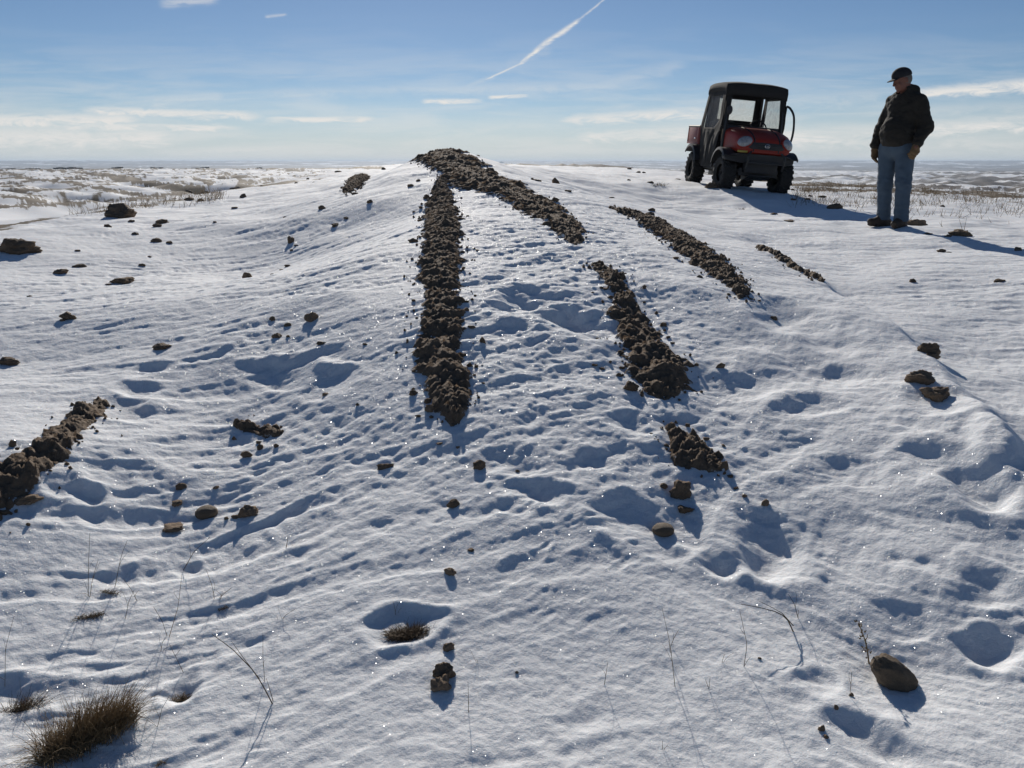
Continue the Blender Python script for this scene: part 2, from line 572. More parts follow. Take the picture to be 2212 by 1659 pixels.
def snow_material():
    m, t = new_mat('snow')
    o = t.n('ShaderNodeOutputMaterial')
    b = t.n('ShaderNodeBsdfPrincipled')
    geo = t.n('ShaderNodeNewGeometry')
    pos = geo.outputs['Position']
    # bare grass and soil showing through (coverage stored on the sheet)
    bare = t.n('ShaderNodeAttribute', attribute_name='bare').outputs['Fac']
    tone = t.n('ShaderNodeAttribute', attribute_name='tone').outputs['Fac']
    fine = t.noise(pos, 9.0, 5, .7)
    cover = t.sm(t.m('ADD', bare, t.m('MULTIPLY', t.m('SUBTRACT', fine, .5), .5)), .42, .58)
    big = t.noise(pos, .9, 3, .5)
    snow = t.mix(big, (.70, .725, .75), (.79, .805, .82))
    grass = t.mix(t.noise(pos, 3.0, 5, .6), (.060, .044, .028), (.13, .098, .062))
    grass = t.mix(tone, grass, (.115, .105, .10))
    t.link(t.mix(cover, snow, grass), b.inputs['Base Color'])
    b.inputs['Roughness'].default_value = .8
    b.inputs['Specular IOR Level'].default_value = .12
    b.inputs['Subsurface Weight'].default_value = .6
    b.inputs['Subsurface Radius'].default_value = (.75, .9, 1.0)
    b.inputs['Subsurface Scale'].default_value = .022
    sep_ = t.n('ShaderNodeVectorMath', operation='LENGTH')
    t.link(pos, sep_.inputs[0])
    near = t.sm(sep_.outputs['Value'], 16.0, 3.0)
    h = t.m('ADD', t.m('MULTIPLY', t.noise(pos, 70.0, 3, .6), .0045), t.m('MULTIPLY', t.noise(pos, 260.0, 3, .6), .0022))
    h = t.m('ADD', h, t.m('MULTIPLY', t.noise(pos, 24.0, 4, .65), .0065))
    bp = t.n('ShaderNodeBump')
    bp.inputs['Distance'].default_value = 1.0
    t.link(t.m('MULTIPLY', near, .8), bp.inputs['Strength'])
    t.link(h, bp.inputs['Height'])
    t.link(bp.outputs[0], b.inputs['Normal'])
    # ice crystals: tiny facets turned every way, some of which throw the sun back
    vo = t.n('ShaderNodeTexVoronoi', feature='F1')
    t.link(pos, vo.inputs['Vector'])
    vo.inputs['Scale'].default_value = 460.0
    sub = t.n('ShaderNodeVectorMath', operation='SUBTRACT')
    t.link(vo.outputs['Color'], sub.inputs[0])
    sub.inputs[1].default_value = (.5, .5, .5)
    mad = t.n('ShaderNodeVectorMath', operation='MULTIPLY_ADD')
    t.link(sub.outputs[0], mad.inputs[0])
    mad.inputs[1].default_value = (2.2, 2.2, 2.2)
    t.link(geo.outputs['Normal'], mad.inputs[2])
    nrm = t.n('ShaderNodeVectorMath', operation='NORMALIZE')
    t.link(mad.outputs[0], nrm.inputs[0])
    t.link(nrm.outputs[0], b.inputs['Coat Normal'])
    wn = t.n('ShaderNodeTexWhiteNoise')
    t.link(vo.outputs['Color'], wn.inputs['Vector'])
    pick = t.m('GREATER_THAN', wn.outputs['Value'], .975)
    t.link(t.m('MULTIPLY', t.m('MULTIPLY', pick, t.m('SUBTRACT', 1.0, cover)), t.m('MULTIPLY', near, 1.0)), b.inputs['Coat Weight'])
    b.inputs['Coat Roughness'].default_value = .29
    t.link(b.outputs[0], o.inputs[0])
    return m


def soil_material(name='soil', k=1.0):
    m, t = new_mat(name)
    o = t.n('ShaderNodeOutputMaterial')
    b = t.n('ShaderNodeBsdfPrincipled')
    pos = t.n('ShaderNodeNewGeometry').outputs['Position']
    n = t.noise(pos, 6.0, 5, .65)
    c = t.mix(n, tuple(k * v for v in (.095, .064, .041)), tuple(k * v for v in (.215, .152, .100)))
    c = t.mix(t.sm(t.noise(pos, 90.0, 3, .6), .55, .8), c, tuple(k * v for v in (.26, .205, .15)))
    dust = t.n('ShaderNodeAttribute', attribute_name='dust').outputs['Fac']
    c = t.mix(t.sm(t.m('ADD', dust, t.m('MULTIPLY', t.m('SUBTRACT', t.noise(pos, 28.0, 4, .65), .5), 1.6)), .75, .95), c, (.72, .74, .76))
    t.link(c, b.inputs['Base Color'])
    b.inputs['Roughness'].default_value = .85
    b.inputs['Specular IOR Level'].default_value = .25
    bp = t.n('ShaderNodeBump')
    bp.inputs['Distance'].default_value = 1.0
    bp.inputs['Strength'].default_value = .8
    t.link(t.m('ADD', t.m('MULTIPLY', t.noise(pos, 55.0, 5, .65), .014), t.m('MULTIPLY', t.noise(pos, 180.0, 3, .6), .004)), bp.inputs['Height'])
    t.link(bp.outputs[0], b.inputs['Normal'])
    t.link(b.outputs[0], o.inputs[0])
    return m


SNOW = snow_material()
SOIL = soil_material()
CLOD = soil_material('clod_soil', 1.0)
CLOD_WARM = soil_material('clod_warm', 1.35)
STONE = simple('stone', (.185, .135, .086), .75, .5, 18, .8, 60)
STRAW = simple('straw', (.21, .145, .075), .7, .45, 40)
STRAW_DARK = simple('straw_dark', (.105, .072, .040), .75, .5, 40)
BALE = simple('weathered_hay', (.06, .05, .04), .9, .3, .5)

# ------------------------------------------------------------------ the ground sheet
az_f = np.linspace(R(-38), R(38), 1100)
az_c = np.linspace(R(38), R(322), 110)[1:-1]
AZ = np.concatenate([az_f, az_c])
rows = [0.02, .3, .6, .9, 1.2, 1.4, 1.55]
while rows[-1] < 20000:
    r_ = rows[-1]
    rows.append(r_ * (1.0025 if r_ < 9 else 1.0036 if r_ < 16 else 1.0075 if r_ < 45 else 1.014))
RR = np.array(rows)
rg, ag = np.meshgrid(RR, AZ, indexing='ij')
gx, gy = (rg * np.sin(ag)).ravel(), (rg * np.cos(ag)).ravel()
gzv = macro(gx, gy)
nearm = rg.ravel() < 62
gzv[nearm] += relief(gx[nearm], gy[nearm])
NR, NA = rg.shape
i0 = np.arange(NR - 1)[:, None] * NA + np.arange(NA)[None, :]
i1 = np.arange(NR - 1)[:, None] * NA + (np.arange(NA)[None, :] + 1) % NA
quads = np.stack([i0, i0 + NA, i1 + NA, i1], -1).reshape(-1, 4)
quads = quads[:, ::-1]
sheet = mesh_np('ground', np.c_[gx, gy, gzv], quads)

rgr, agr = rg.ravel(), ag.ravel()
agw = np.where(agr > math.pi, agr - 2 * math.pi, agr)
bare = np.zeros(len(gx))
tone = np.zeros(len(gx))
wl = sstep(-.02, -.12, agw)
wq = sstep(.1, .3, agw)
# left rim and coulee: brown grass bands on snow
nb = fbm(gx / 26 + gy / 60, gy / 70, 301, 4, .6)
nb2 = fbm(gx / 9, gy / 22, 305, 4, .65)
lc = sstep(30, 60, rgr) * sstep(760, 700, rgr) * wl
bare = np.maximum(bare, lc * np.clip(.38 + .30 * nb + .26 * nb2 + .30 * fbm(gx / 2.2, gy / 8, 307, 4, .7), 0, 1))
rimb = sstep(8.5, 12, rgr - (rim(agw) - 10) * .8) * sstep(60, 30, rgr) * wl
bare = np.maximum(bare, rimb * np.clip(.44 + .5 * fbm(gx / 2.4, gy / 3, 309, 4, .65), 0, 1))
# brown ploughed line across the left, far
bare = np.maximum(bare, sstep(720, 780, rgr) * sstep(2300, 1500, rgr) * wl * .9)
# right plain: thin stubble, thicker at the rim
rb = sstep(12, 24, rgr) * sstep(70, 45, rgr) * wq
bare = np.maximum(bare, rb * np.clip(.26 + .30 * sstep(19, 27, rgr) + .55 * fbm(gx / 1.1, gy / 2.6, 313, 4, .65), 0, 1))
rf = sstep(200, 300, rgr) * sstep(2600, 2300, rgr) * np.clip(1 - wl, 0, 1)
nr = fbm(gx / 240, gy / 150, 317, 5, .62)
bare = np.maximum(bare, rf * np.clip(.47 + .42 * nr, 0, 1))
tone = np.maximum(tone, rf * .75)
bare = np.maximum(bare, sstep(1950, 2080, rgr) * sstep(2600, 2250, rgr) * np.clip(1 - wl, 0, 1) * (.5 + .25 * nr))
ff = sstep(2300, 3400, rgr)
nf = fbm(gx / 700, gy / 420, 321, 5, .65)
bare = np.maximum(bare, ff * np.clip(.62 + .36 * nf, 0, 1))
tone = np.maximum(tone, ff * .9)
# brown slopes and field lines of the far country
BANDS = [([(170, 372), (239, 379), (308, 394), (361, 403), (430, 411)], 2.5, 8, .95), ([(126, 384), (207, 386)], 2.5, 2.5, .8), ([(62, 387), (154, 394), (191, 404), (239, 411), (301, 422)], 2.5, 5, .8),
         ([(0, 423), (51, 428), (92, 436)], 3, 5, .8), ([(0, 446), (137, 440), (308, 428), (430, 410)], 6, 7, .62), ([(417, 384), (450, 395)], 1, 4, .9), ([(490, 374), (535, 395)], 1.5, 7, .85),
         ([(0, 372), (38, 378)], 9, 5, .62), ([(0, 358.5), (300, 361.5), (820, 362.5)], 2.2, 2.2, .95), ([(0, 365), (260, 364)], 3, 2, .75), ([(560, 392), (700, 376)], 3, 2, .55),
         ([(1690, 366), (1980, 365), (2212, 365.5)], 1.0, 1.0, .95), ([(1560, 372), (1700, 399), (1969, 402), (2100, 407), (2230, 411)], 2.5, 3.5, .95), ([(1750, 410), (2000, 414), (2230, 424)], 5, 7, .62)]
yf_ = np.maximum(gy, .1)
uu = gx / yf_
vv = (gzv - EYE) / yf_
sel = (gy > 12) & (np.abs(uu) < .75)
us, vs_ = uu[sel], vv[sel]
wob = 1.2 * fbm(us * 60, vs_ * 700, 331, 3, .6) + .9 * fbm(us * 260, vs_ * 900, 335, 3, .7)
for pts_, w0, w1, amt in BANDS:
    pp = np.array([px(*q) for q in pts_])
    best = np.full(us.shape, 9e9)
    n_ = len(pp) - 1
    for i in range(n_):
        a_, d_ = pp[i], pp[i + 1] - pp[i]
        du, dv = (us - a_[0]), (vs_ - a_[1]) * 1.0
        t_ = np.clip((du * d_[0] + dv * d_[1]) / (d_ @ d_), 0, 1)
        dist = np.hypot((du - t_ * d_[0]) * .35, dv - t_ * d_[1]) * 1880
        wd_ = w0 + (w1 - w0) * (i + t_) / n_
        best = np.minimum(best, dist / wd_ + wob * .5)
    bare[sel] = np.maximum(bare[sel], amt * np.clip(1.25 - best * .75, 0, 1))
# specks of soil showing through the crust beside the bare strips
attr(sheet, 'bare', bare)
attr(sheet, 'tone', tone)
tag(link('ground', sheet, SNOW), kind='structure')
# SOILPART
# ------------------------------------------------------------------ bare soil ridges
def poly_ground(pts):
    out = []
    for x, y in pts:
        h = hit(x, y)
        if h.y > 30:                                  # over the brow: stay on the summit
            q = px(x, y)
            h = Vector((q[0] * 14.3, 14.3, float(macro(q[0] * 14.3, 14.3))))
        out.append(tuple(h))
    return np.array(out)


def resample(p, n):
    d = np.r_[0, np.cumsum(np.linalg.norm(np.diff(p, axis=0), axis=1))]
    t = np.linspace(0, d[-1], n)
    return np.stack([np.interp(t, d, p[:, k]) for k in range(p.shape[1])], 1)


def soil_heap(name, left, right, bulge, label, cat='soil ridge', step=.0115, lump=.026, seed=0, lumpw=.05):
    L, Rr = poly_ground(left), poly_ground(right)
    length = max(np.linalg.norm(np.diff(L, axis=0), axis=1).sum(), np.linalg.norm(np.diff(Rr, axis=0), axis=1).sum())
    n = int(np.clip(length / step, 24, 640))
    L, Rr = resample(L, n), resample(Rr, n)
    width = np.linalg.norm(L - Rr, axis=1)
    mm = int(np.clip(width.max() / step * 1.25, 18, 110))
    t = np.linspace(-.08, 1.08, mm)
    S = np.arange(n) * length / n
    jl = .36 * fbm(S * 5, S * 0 + seed, seed + 1, 5, .72)
    jr = .36 * fbm(S * 5, S * 0 + seed + 9, seed + 2, 5, .72)
    tt = (t[None, :] - .5) * (1 + np.where(t[None, :] < .5, jl[:, None], jr[:, None])) + .5
    X = L[:, None, 0] + (Rr - L)[:, None, 0] * tt
    Y = L[:, None, 1] + (Rr - L)[:, None, 1] * tt
    prof = np.clip(1 - (2 * np.clip(t, 0, 1) - 1) ** 2, 0, 1) ** .6
    endp = np.clip(np.minimum(np.arange(n), n - 1 - np.arange(n)) / (n * .05), 0, 1) ** .5
    xs, ys = X.ravel(), Y.ravel()
    g = ground(xs, ys).reshape(X.shape)
    k1 = 1 / lumpw
    d, v = worley(xs * k1 + .3 * perlin(xs * 15, ys * 15, seed), ys * k1, seed + 3)
    d2, v2 = worley(xs * k1 * 2.3, ys * k1 * 2.3, seed + 4)
    big = np.clip(1 - d * d * 1.5, 0, 1) ** .6 * np.clip(v - .45, 0, 1) ** 1.6 * 1.9 * lump
    small = np.clip(1 - d2 * d2 * 1.7, 0, 1) ** .6 * np.clip(v2 - .2, 0, 1) * lump * .42
    grit = .018 * fbm(xs * 8, ys * 8, seed + 5, 3, .6) + .011 * fbm(xs * 30, ys * 30, seed + 7, 3, .7) + .006 * (1 - 2 * np.abs(perlin(xs * 55, ys * 55, seed + 8)))
    var = 1 + .6 * fbm(S * 1.3, S * 0 + 3, seed + 6, 3)[:, None]
    w = prof[None, :] * endp[:, None]
    Z = g - .016 + (.026 + .18 * bulge * np.clip(var, .1, 2) * np.clip(width / width.max(), .35, 1)[:, None]) * w + (big + small + grit).reshape(X.shape) * np.clip(.25 + w * 1.4, 0, 1)
    edge = (t < 0) | (t > 1)
    Z[:, edge] = g[:, edge] - .07
    Z[0] = g[0] - .05
    Z[-1] = g[-1] - .05
    ii = (np.arange(n - 1)[:, None] * mm + np.arange(mm - 1)[None, :]).ravel()
    q = np.stack([ii, ii + 1, ii + mm + 1, ii + mm], -1)
    nrm = np.cross(Rr[n // 2] - L[n // 2], L[min(n - 1, n // 2 + 3)] - L[n // 2])
    if nrm[2] < 0:
        q = q[:, ::-1]
    c = np.array([X.mean(), Y.mean(), g.mean()])
    me = mesh_np(name, np.stack([X, Y, Z], -1).reshape(-1, 3) - c, q)
    attr(me, 'dust', (np.ones((n, 1)) * (.85 * sstep(.55, 1.02, np.abs(2 * t - 1))[None, :])).ravel())
    o = link(name, me, SOIL, loc=c)
    tag(o, label, cat)
    RIDGES.append((L, Rr))
    return o


RIDGES = []


def band(center):
    """centre line with half widths (px) -> left and right border"""
    c = np.array(center, float)
    tg = np.gradient(c[:, :2], axis=0)
    tg /= np.linalg.norm(tg, axis=1)[:, None]
    nrm = np.c_[-tg[:, 1], tg[:, 0]] * c[:, 2:3]
    return [tuple(p) for p in c[:, :2] - nrm], [tuple(p) for p in c[:, :2] + nrm]


def horiz(rows_):
    return [(l, y) for y, l, r in rows_], [(r, y) for y, l, r in rows_]


soil_heap('soil_ridge', *horiz([(922, 975, 990), (900, 945, 1012), (870, 930, 1019), (835, 913, 1017), (800, 897, 1012), (770, 893, 1004), (745, 898, 1004),
                                (715, 905, 1000), (690, 912, 998), (660, 912, 996), (632, 914, 992), (627, 916, 990)]), .085,
          'lower half of the straight dark soil ridge, its tip tapering towards the camera', seed=1)
soil_heap('soil_ridge', *horiz([(624, 905, 985), (600, 903, 1000), (570, 906, 1002), (545, 912, 996), (520, 915, 994), (495, 916, 996), (470, 916, 990),
                                (450, 918, 984), (430, 925, 980), (412, 932, 972), (395, 943, 968), (382, 950, 962)]), .10,
          'upper half of the straight dark soil ridge, climbing to the bare crest of the mound', seed=2)
soil_heap('soil_ridge', [(872, 351), (905, 352), (935, 366), (950, 382), (972, 404), (1010, 412), (1055, 421), (1090, 438), (1120, 458), (1165, 480), (1200, 512), (1225, 532), (1243, 540)],
          [(880, 346), (950, 327), (1000, 330), (1030, 346), (1055, 367), (1085, 388), (1130, 400), (1165, 424), (1200, 438), (1238, 472), (1262, 500), (1262, 522), (1247, 540)], .09,
          'long curved band of bare brown soil running down from the summit of the mound', step=.02, seed=3, lumpw=.08, lump=.04)
soil_heap('soil_ridge', [(1275, 570), (1290, 600), (1310, 620), (1325, 650), (1316, 680), (1332, 720), (1347, 760), (1352, 800), (1378, 842), (1430, 872)],
          [(1305, 572), (1347, 600), (1370, 640), (1395, 690), (1430, 730), (1452, 768), (1500, 795), (1492, 838), (1450, 866), (1440, 874)], .045,
          'cloddy dark soil ridge on the near face, widening downhill between two snow gaps', seed=4, lumpw=.065, lump=.036)
soil_heap('soil_ridge', *band([(1315, 447, 3), (1360, 462, 7), (1400, 480, 13), (1440, 503, 16), (1480, 533, 20), (1520, 560, 22), (1560, 590, 22), (1595, 622, 15), (1628, 660, 4)]), .07,
          'dark slanting soil ridge on the vehicle side of the mound, pointed at both ends', seed=5)
soil_heap('soil_ridge', *band([(1632, 543, 3), (1650, 552, 7), (1672, 565, 3.5), (1700, 580, 8), (1722, 594, 3), (1745, 607, 6), (1780, 627, 2.5)]), .03,
          'thin broken soil strip on the snow below the vehicle', seed=6, lump=.02)
soil_heap('soil_patch', *band([(1440, 922, 8), (1456, 945, 20), (1474, 970, 36), (1505, 994, 38), (1545, 1010, 20), (1574, 1026, 5)]), .02,
          'bare brown soil patch below the snow gap at the foot of the cloddy ridge', 'soil patch', step=.0085, seed=7, lump=.03, lumpw=.055)
soil_heap('soil_ridge', *band([(-70, 1120, 50), (-30, 1085, 52), (15, 1046, 46), (65, 1017, 38), (110, 982, 36), (150, 943, 32), (185, 905, 30), (212, 882, 22), (236, 866, 7)]), .035,
          'rough dark soil ridge crossing the lower corner on the gully side', seed=8)
soil_heap('soil_patch', [(500, 925), (520, 932), (545, 940), (570, 950), (600, 948), (616, 938)], [(502, 918), (525, 917), (550, 920), (580, 921), (605, 925), (617, 934)], .03,
          'small flat soil patch with pebbly lumps amid rippled snow on the gully side', 'soil patch', step=.01, seed=9, lump=.022, lumpw=.045)
soil_heap('soil_ridge', *band([(742, 418, 5), (755, 404, 10), (775, 390, 13), (795, 379, 5)]), .10,
          'short dark soil ridge on the far shoulder of the mound, gully side', seed=10, lumpw=.15)


# ------------------------------------------------------------------ clods and stones
_ICO = {}


def ico(sub):
    if sub not in _ICO:
        b = bmesh.new()
        bmesh.ops.create_icosphere(b, subdivisions=sub, radius=1)
        b.verts.ensure_lookup_table()
        _ICO[sub] = (np.array([v.co[:] for v in b.verts]), np.array([[v.index for v in f.verts] for f in b.faces]))
        b.free()
    return _ICO[sub]


def clod_mesh(seed, sub=3, rough=.32, smooth=False):
    co, tri = ico(sub)
    rs = np.random.RandomState(seed)
    p = co.copy()
    # broken faces: cut the ball by random planes
    if smooth is not True:
        for _ in range(9 if not smooth else 3):
            nrm = rs.normal(size=3)
            nrm /= np.linalg.norm(nrm)
            h = rs.uniform(.55, .92)
            d = p @ nrm - h
            p = p - np.clip(d, 0, 9)[:, None] * nrm * .92
    p = p * (1 + rough * fbm3(co * 1.3 + seed, seed, 5, .55))[:, None]
    if not smooth:
        p = p * (1 + .10 * fbm3(co * 6 + seed, seed + 3, 3, .6))[:, None]
    p *= rs.uniform(.85, 1.15, 3)
    return mesh_np('dirt_clod', p, None, True, tri)


def put_clod(x, y, w, asp=.6, warm=0, label=None, group=None, name='dirt_clod', cat='clod', seed=None, rot=None, sub=None, mat=None, smooth=False, sink=.38, depth=1.0):
    p = hit(x, y + w * asp * .35)
    p.z = gz(p.x, p.y)
    r = math.sqrt(p.x ** 2 + p.y ** 2 + (p.z - EYE) ** 2)
    rad = w * 1024 / 2212 / FPX * r * .5
    seed = seed if seed is not None else int(x * 7 + y * 13)
    me = clod_mesh(seed, sub or (4 if w > 26 else 3), .28 if not smooth else .07 if smooth is True else .15, smooth)
    me.name = name
    rs = random.Random(seed)
    o = link(name, me, mat or (CLOD_WARM if warm else CLOD), loc=(p.x, p.y, p.z + rad * asp * (1 - 2 * sink)))
    o.rotation_euler = (0, 0, rs.uniform(-.6, .6) if rot is None else rot)
    o.scale = (rad * 1.08, rad * depth, rad * asp * 1.12)
    return tag(o, label, cat, group)


CLODS = [
    (262, 460, 56, .62, 0, 'large blocky dark clod standing alone on the upper slope, gully side'),
    (40, 533, 72, .5, 0, 'largest ragged dark clod, at the view edge on the gully side slope'),
    (351, 477, 28, .4, 0, 'medium flat clod downhill from the large blocky clod'),
    (337, 519, 22, .5, 0, None), (366, 523, 14, .5, 0, None), (340, 486, 20, .5, 0, None), (293, 503, 16, .4, 0, None), (285, 481, 12, .5, 0, None), (234, 493, 14, .5, 0, None),
    (628, 517, 16, 1.2, 0, 'upright dark clod standing taller than wide on the gully side of the mound'),
    (640, 531, 8, .6, 0, None), (630, 542, 8, .6, 0, None), (172, 575, 22, .4, 0, None), (132, 587, 24, .5, 0, None), (307, 574, 12, .5, 0, None),
    (268, 607, 46, .32, 0, 'wide low clod breaking through the rippled snow, gully side'), (234, 613, 12, .3, 0, None),
    (535, 597, 22, .8, 1, 'crumbling clod with a pale lit side in the middle of the rippled slope'),
    (622, 578, 12, .6, 0, None), (588, 592, 8, .7, 0, None), (608, 585, 10, .4, 0, None), (168, 543, 10, .4, 0, None), (324, 556, 10, .4, 0, None), (64, 641, 10, .4, 0, None),
    (147, 680, 27, .6, 0, 'medium rounded clod with a crumb at its side, alone on the gully side ripples'), (135, 690, 9, .6, 0, None),
    (674, 682, 28, .75, 1, 'largest of the clods around the scooped snow hollow, facing the sun'),
    (588, 687, 12, .9, 0, None), (622, 696, 18, .55, 0, 'low dark clod inside the scooped snow hollow'),
    (598, 719, 21, .7, 0, 'dark clod on the lower rim of the scooped snow hollow'), (622, 723, 10, .5, 0, None),
    (348, 750, 36, .4, 0, 'low wide clod uphill of the shadowed footprint-like dents, gully side'),
    (20, 776, 34, .5, 0, 'rounded brown clod at the view edge, midway down the gully side'),
    (694, 741, 24, .4, 0, 'thin slanting clod on the edge of a snow bulge near the straight ridge'), (789, 743, 10, .6, 0, None),
    (703, 850, 16, .5, 1, None), (773, 877, 8, .9, 0, None), (697, 449, 14, .7, 0, None), (800, 443, 15, .6, 0, None), (723, 487, 16, .5, 0, None), (749, 473, 9, .6, 0, None),
    (507, 450, 14, .4, 0, None), (465, 483, 9, .5, 0, None), (615, 468, 8, .5, 0, None),
    (392, 1053, 20, .7, 0, 'uppermost of four dark stones in a slanting row, low on the gully side'),
    (384, 1086, 25, .6, 1, 'pointed brown stone, second in the slanting row of four'),
    (535, 1107, 40, .72, 1, 'cracked brown clod with straw at its foot, beside the oval stone'),
    (511, 1120, 18, .5, 1, None), (489, 1124, 12, .6, 1, None), (533, 986, 22, .65, 0, 'dark clod in the blue hollow under the small flat soil patch'),
    (562, 970, 16, .8, 0, 'small round clod just above the blue hollow under the flat soil patch'), (468, 1060, 14, .4, 1, None),
    (63, 1079, 44, .35, 1, 'pale flattened clump lying below the corner soil ridge'), (10, 1103, 20, .5, 0, None), (62, 1141, 8, .9, 0, None), (373, 1141, 40, .28, 1, 'tan sliver of dry leaf and solid-built lens flare tilted out of the snow under the slanting row of stones'),  # tan sliver: a dry leaf, with lens flare built into its shape and colour
    (1035, 1000, 29, .8, 0, 'dark round clod on the crust below the tip of the straight ridge'),
    (980, 1082, 24, .9, 0, 'round dark clod alone in the snow halfway down the open foreground'),
    (835, 998, 34, .45, 0, 'low flat clod on the crest of a snow ripple beside the ridge tip'), (1018, 1188, 16, .5, 1, 'tiny tan clod, higher of two in the open central foreground'),
    (972, 1242, 22, .7, 1, 'small brown clod, lower of two in the open central foreground'),
    (970, 1398, 27, .7, 1, 'small cracked clod between the sunken grass tuft and the two-lobed clod'),
    (958, 1455, 46, .9, 0, 'two-lobed brown clod sunk in the central foreground snow, upper lobe'), (955, 1478, 46, .75, 1, 'broken base piece pressed against the two-lobed foreground clod'),
    (1117, 1013, 10, .6, 0, None), (1295, 572, 18, .7, 0, None), (1331, 599, 25, .85, 0, 'boulder-like clod on top of the cloddy ridge'), (1319, 644, 13, .7, 0, None),
    (1324, 678, 28, .6, 0, 'dark clod half out of the cloddy ridge on its uphill flank'), (1433, 701, 17, .7, 0, None), (1281, 637, 11, .4, 0, None), (1284, 789, 12, .5, 0, None), (1300, 793, 13, .5, 0, None),
    (1340, 760, 15, .8, 0, None), (1360, 837, 27, 1.0, 0, 'upright clod beside the broad end of the cloddy ridge'), (1344, 791, 11, .7, 0, None), (1018, 711, 17, .5, 0, None),
    (893, 846, 19, .7, 0, None), (928, 878, 25, .7, 1, 'knobbly clod against the gully side of the straight ridge tip'), (950, 955, 14, .35, 1, None), (989, 963, 10, .6, 0, None),
    (1473, 1052, 52, .85, 0, 'big lumpy clod standing under the bare soil patch'), (1433, 1054, 22, .55, 0, 'small clod at the uphill foot of the big lumpy clod'),
    (1480, 1094, 30, .6, 0, 'lower clod stuck to the foot of the big lumpy clod'), (1555, 1015, 18, .7, 0, None), (1578, 1036, 14, .4, 0, None), (1448, 930, 26, .9, 0, 'knob of earth at the top of the bare soil patch'), (1490, 998, 34, .6, 1, 'rounded lump lying on the bare soil patch'),
    (2003, 776, 34, .95, 0, 'ragged dark clod leaning out of the snow lip below the person'), (2013, 790, 24, .6, 0, 'low clod at the foot of the ragged clod on the snow lip'),
    (1985, 838, 54, .55, 1, 'upper half of the split brown boulder in the blue hollow below the person'), (2022, 860, 58, .7, 1, 'lower rounder half of the split brown boulder in the blue hollow'),
    (1654, 1092, 17, .9, 1, None), (1608, 1078, 11, .7, 1, None), (1590, 1060, 14, .4, 0, None),
    (1408, 456, 15, .7, 0, None), (1402, 461, 20, .4, 0, None), (1322, 428, 12, .5, 0, None),
    (1804, 444, 28, .5, 0, 'dark clod lying in the long shadow of the vehicle'), (1713, 431, 12, .5, 0, None), (1745, 430, 12, .4, 0, None), (1704, 477, 24, .3, 0, None), (1671, 463, 15, .35, 0, None),
    (1974, 482, 38, .5, 1, 'wedge-shaped brown clod behind the boot of the person'), (2076, 505, 38, .48, 0, 'largest clod on the flat snow past the person'), (2047, 514, 15, .5, 0, None), (2033, 541, 17, .5, 0, None), (2050, 545, 9, .3, 0, None),
    (2200, 538, 16, .7, 0, 'dark clod at the view edge by the tip of the long human shadow'), (1971, 609, 17, .6, 0, None), (2159, 605, 24, .3, 0, None), (2004, 503, 17, .4, 0, None), (1712, 408, 11, .5, 0, None), (1404, 395, 13, .5, 0, None),
    (1537, 403, 28, .6, 0, 'black chunk wedged against the front wheel of the vehicle'), (1462, 386, 14, .4, 0, None), (1358, 388, 8, .5, 0, None), (1379, 372, 11, .5, 0, None), (1360, 367, 9, .5, 0, None), (1390, 374, 8, .5, 0, None), (1776, 426, 17, .4, 0, None), (1750, 425, 10, .4, 0, None),
    (2035, 447, 11, .5, 0, None), (1511, 596, 15, .6, 0, None), (1598, 597, 10, .6, 0, None), (1673, 677, 18, .7, 0, 'dark clod just under the pointed end of the slanting soil ridge'),
    (1149, 383, 8, .9, 0, None), (1159, 389, 21, .35, 0, None), (1200, 394, 15, 1.0, 0, 'pointed upright clod on the snowy flank under the summit, vehicle side'), (1228, 412, 17, .4, 0, None),
    (1199, 431, 15, .8, 0, None), (1213, 447, 15, .6, 0, None), (1320, 430, 12, .5, 0, None), (887, 400, 15, .6, 0, None), (904, 387, 11, .5, 0, None), (892, 520, 24, .5, 0, 'clod half buried beside the gully flank of the straight ridge'),
    (894, 456, 8, .6, 0, None), (724, 485, 14, .4, 0, None), (747, 472, 10, .5, 0, None), (1032, 334, 10, .7, 0, None), (1021, 331, 8, .6, 0, None), (1052, 340, 6, .6, 0, None), (1083, 351, 10, .5, 0, None), (828, 365, 11, .5, 0, None),
    (730, 371, 15, .4, 0, None), (766, 415, 14, .5, 0, None), (988, 484, 19, .5, 0, None), (1001, 503, 13, .4, 0, None), (922, 425, 13, .9, 0, None),
    (407, 413, 14, .5, 0, None), (446, 416, 17, .5, 0, None), (509, 406, 23, .4, 0, None), (526, 421, 17, .5, 0, None), (410, 430, 22, .35, 0, None), (434, 430, 14, .5, 0, None), (678, 393, 10, .5, 0, None), (694, 386, 10, .5, 0, None), (640, 396, 9, .5, 0, None), (665, 385, 8, .5, 0, None), (565, 402, 9, .5, 0, None),
    (1805, 1535, 10, .9, 1, None), (1773, 1583, 14, 1.0, 1, 'reddish crumb on the shaded edge of the nearest big dent'), (1783, 1600, 12, .7, 1, None), (1838, 1505, 8, 1.2, 1, None), (1116, 1452, 8, .9, 1, None), (1640, 1430, 7, .8, 1, None),
]


def zone(x, y):
    if y > 900:
        return 'tiny brown crumb of earth on the foreground snow', 'crumbs on the foreground snow'
    if x < 830 and y < 436:
        return 'tiny dark clod in the scatter along the hill rim, gully side', 'clods along the hill rim'
    if x < 850:
        return 'small dark clod scattered on the rippled snow of the gully side', 'small clods on the gully side'
    if x < 1120:
        return 'small dark clod lying close to the straight soil ridge or the summit', 'small clods by the straight ridge'
    if x < 1450 and y > 550:
        return 'small clod shed at the foot of the cloddy ridge', 'small clods by the cloddy ridge'
    if x < 1640:
        return 'small dark clod on the snow between the summit and the vehicle', 'small clods below the summit'
    return 'small dark clod scattered on the flat snow around the vehicle and the person', 'small clods on the flat snow'


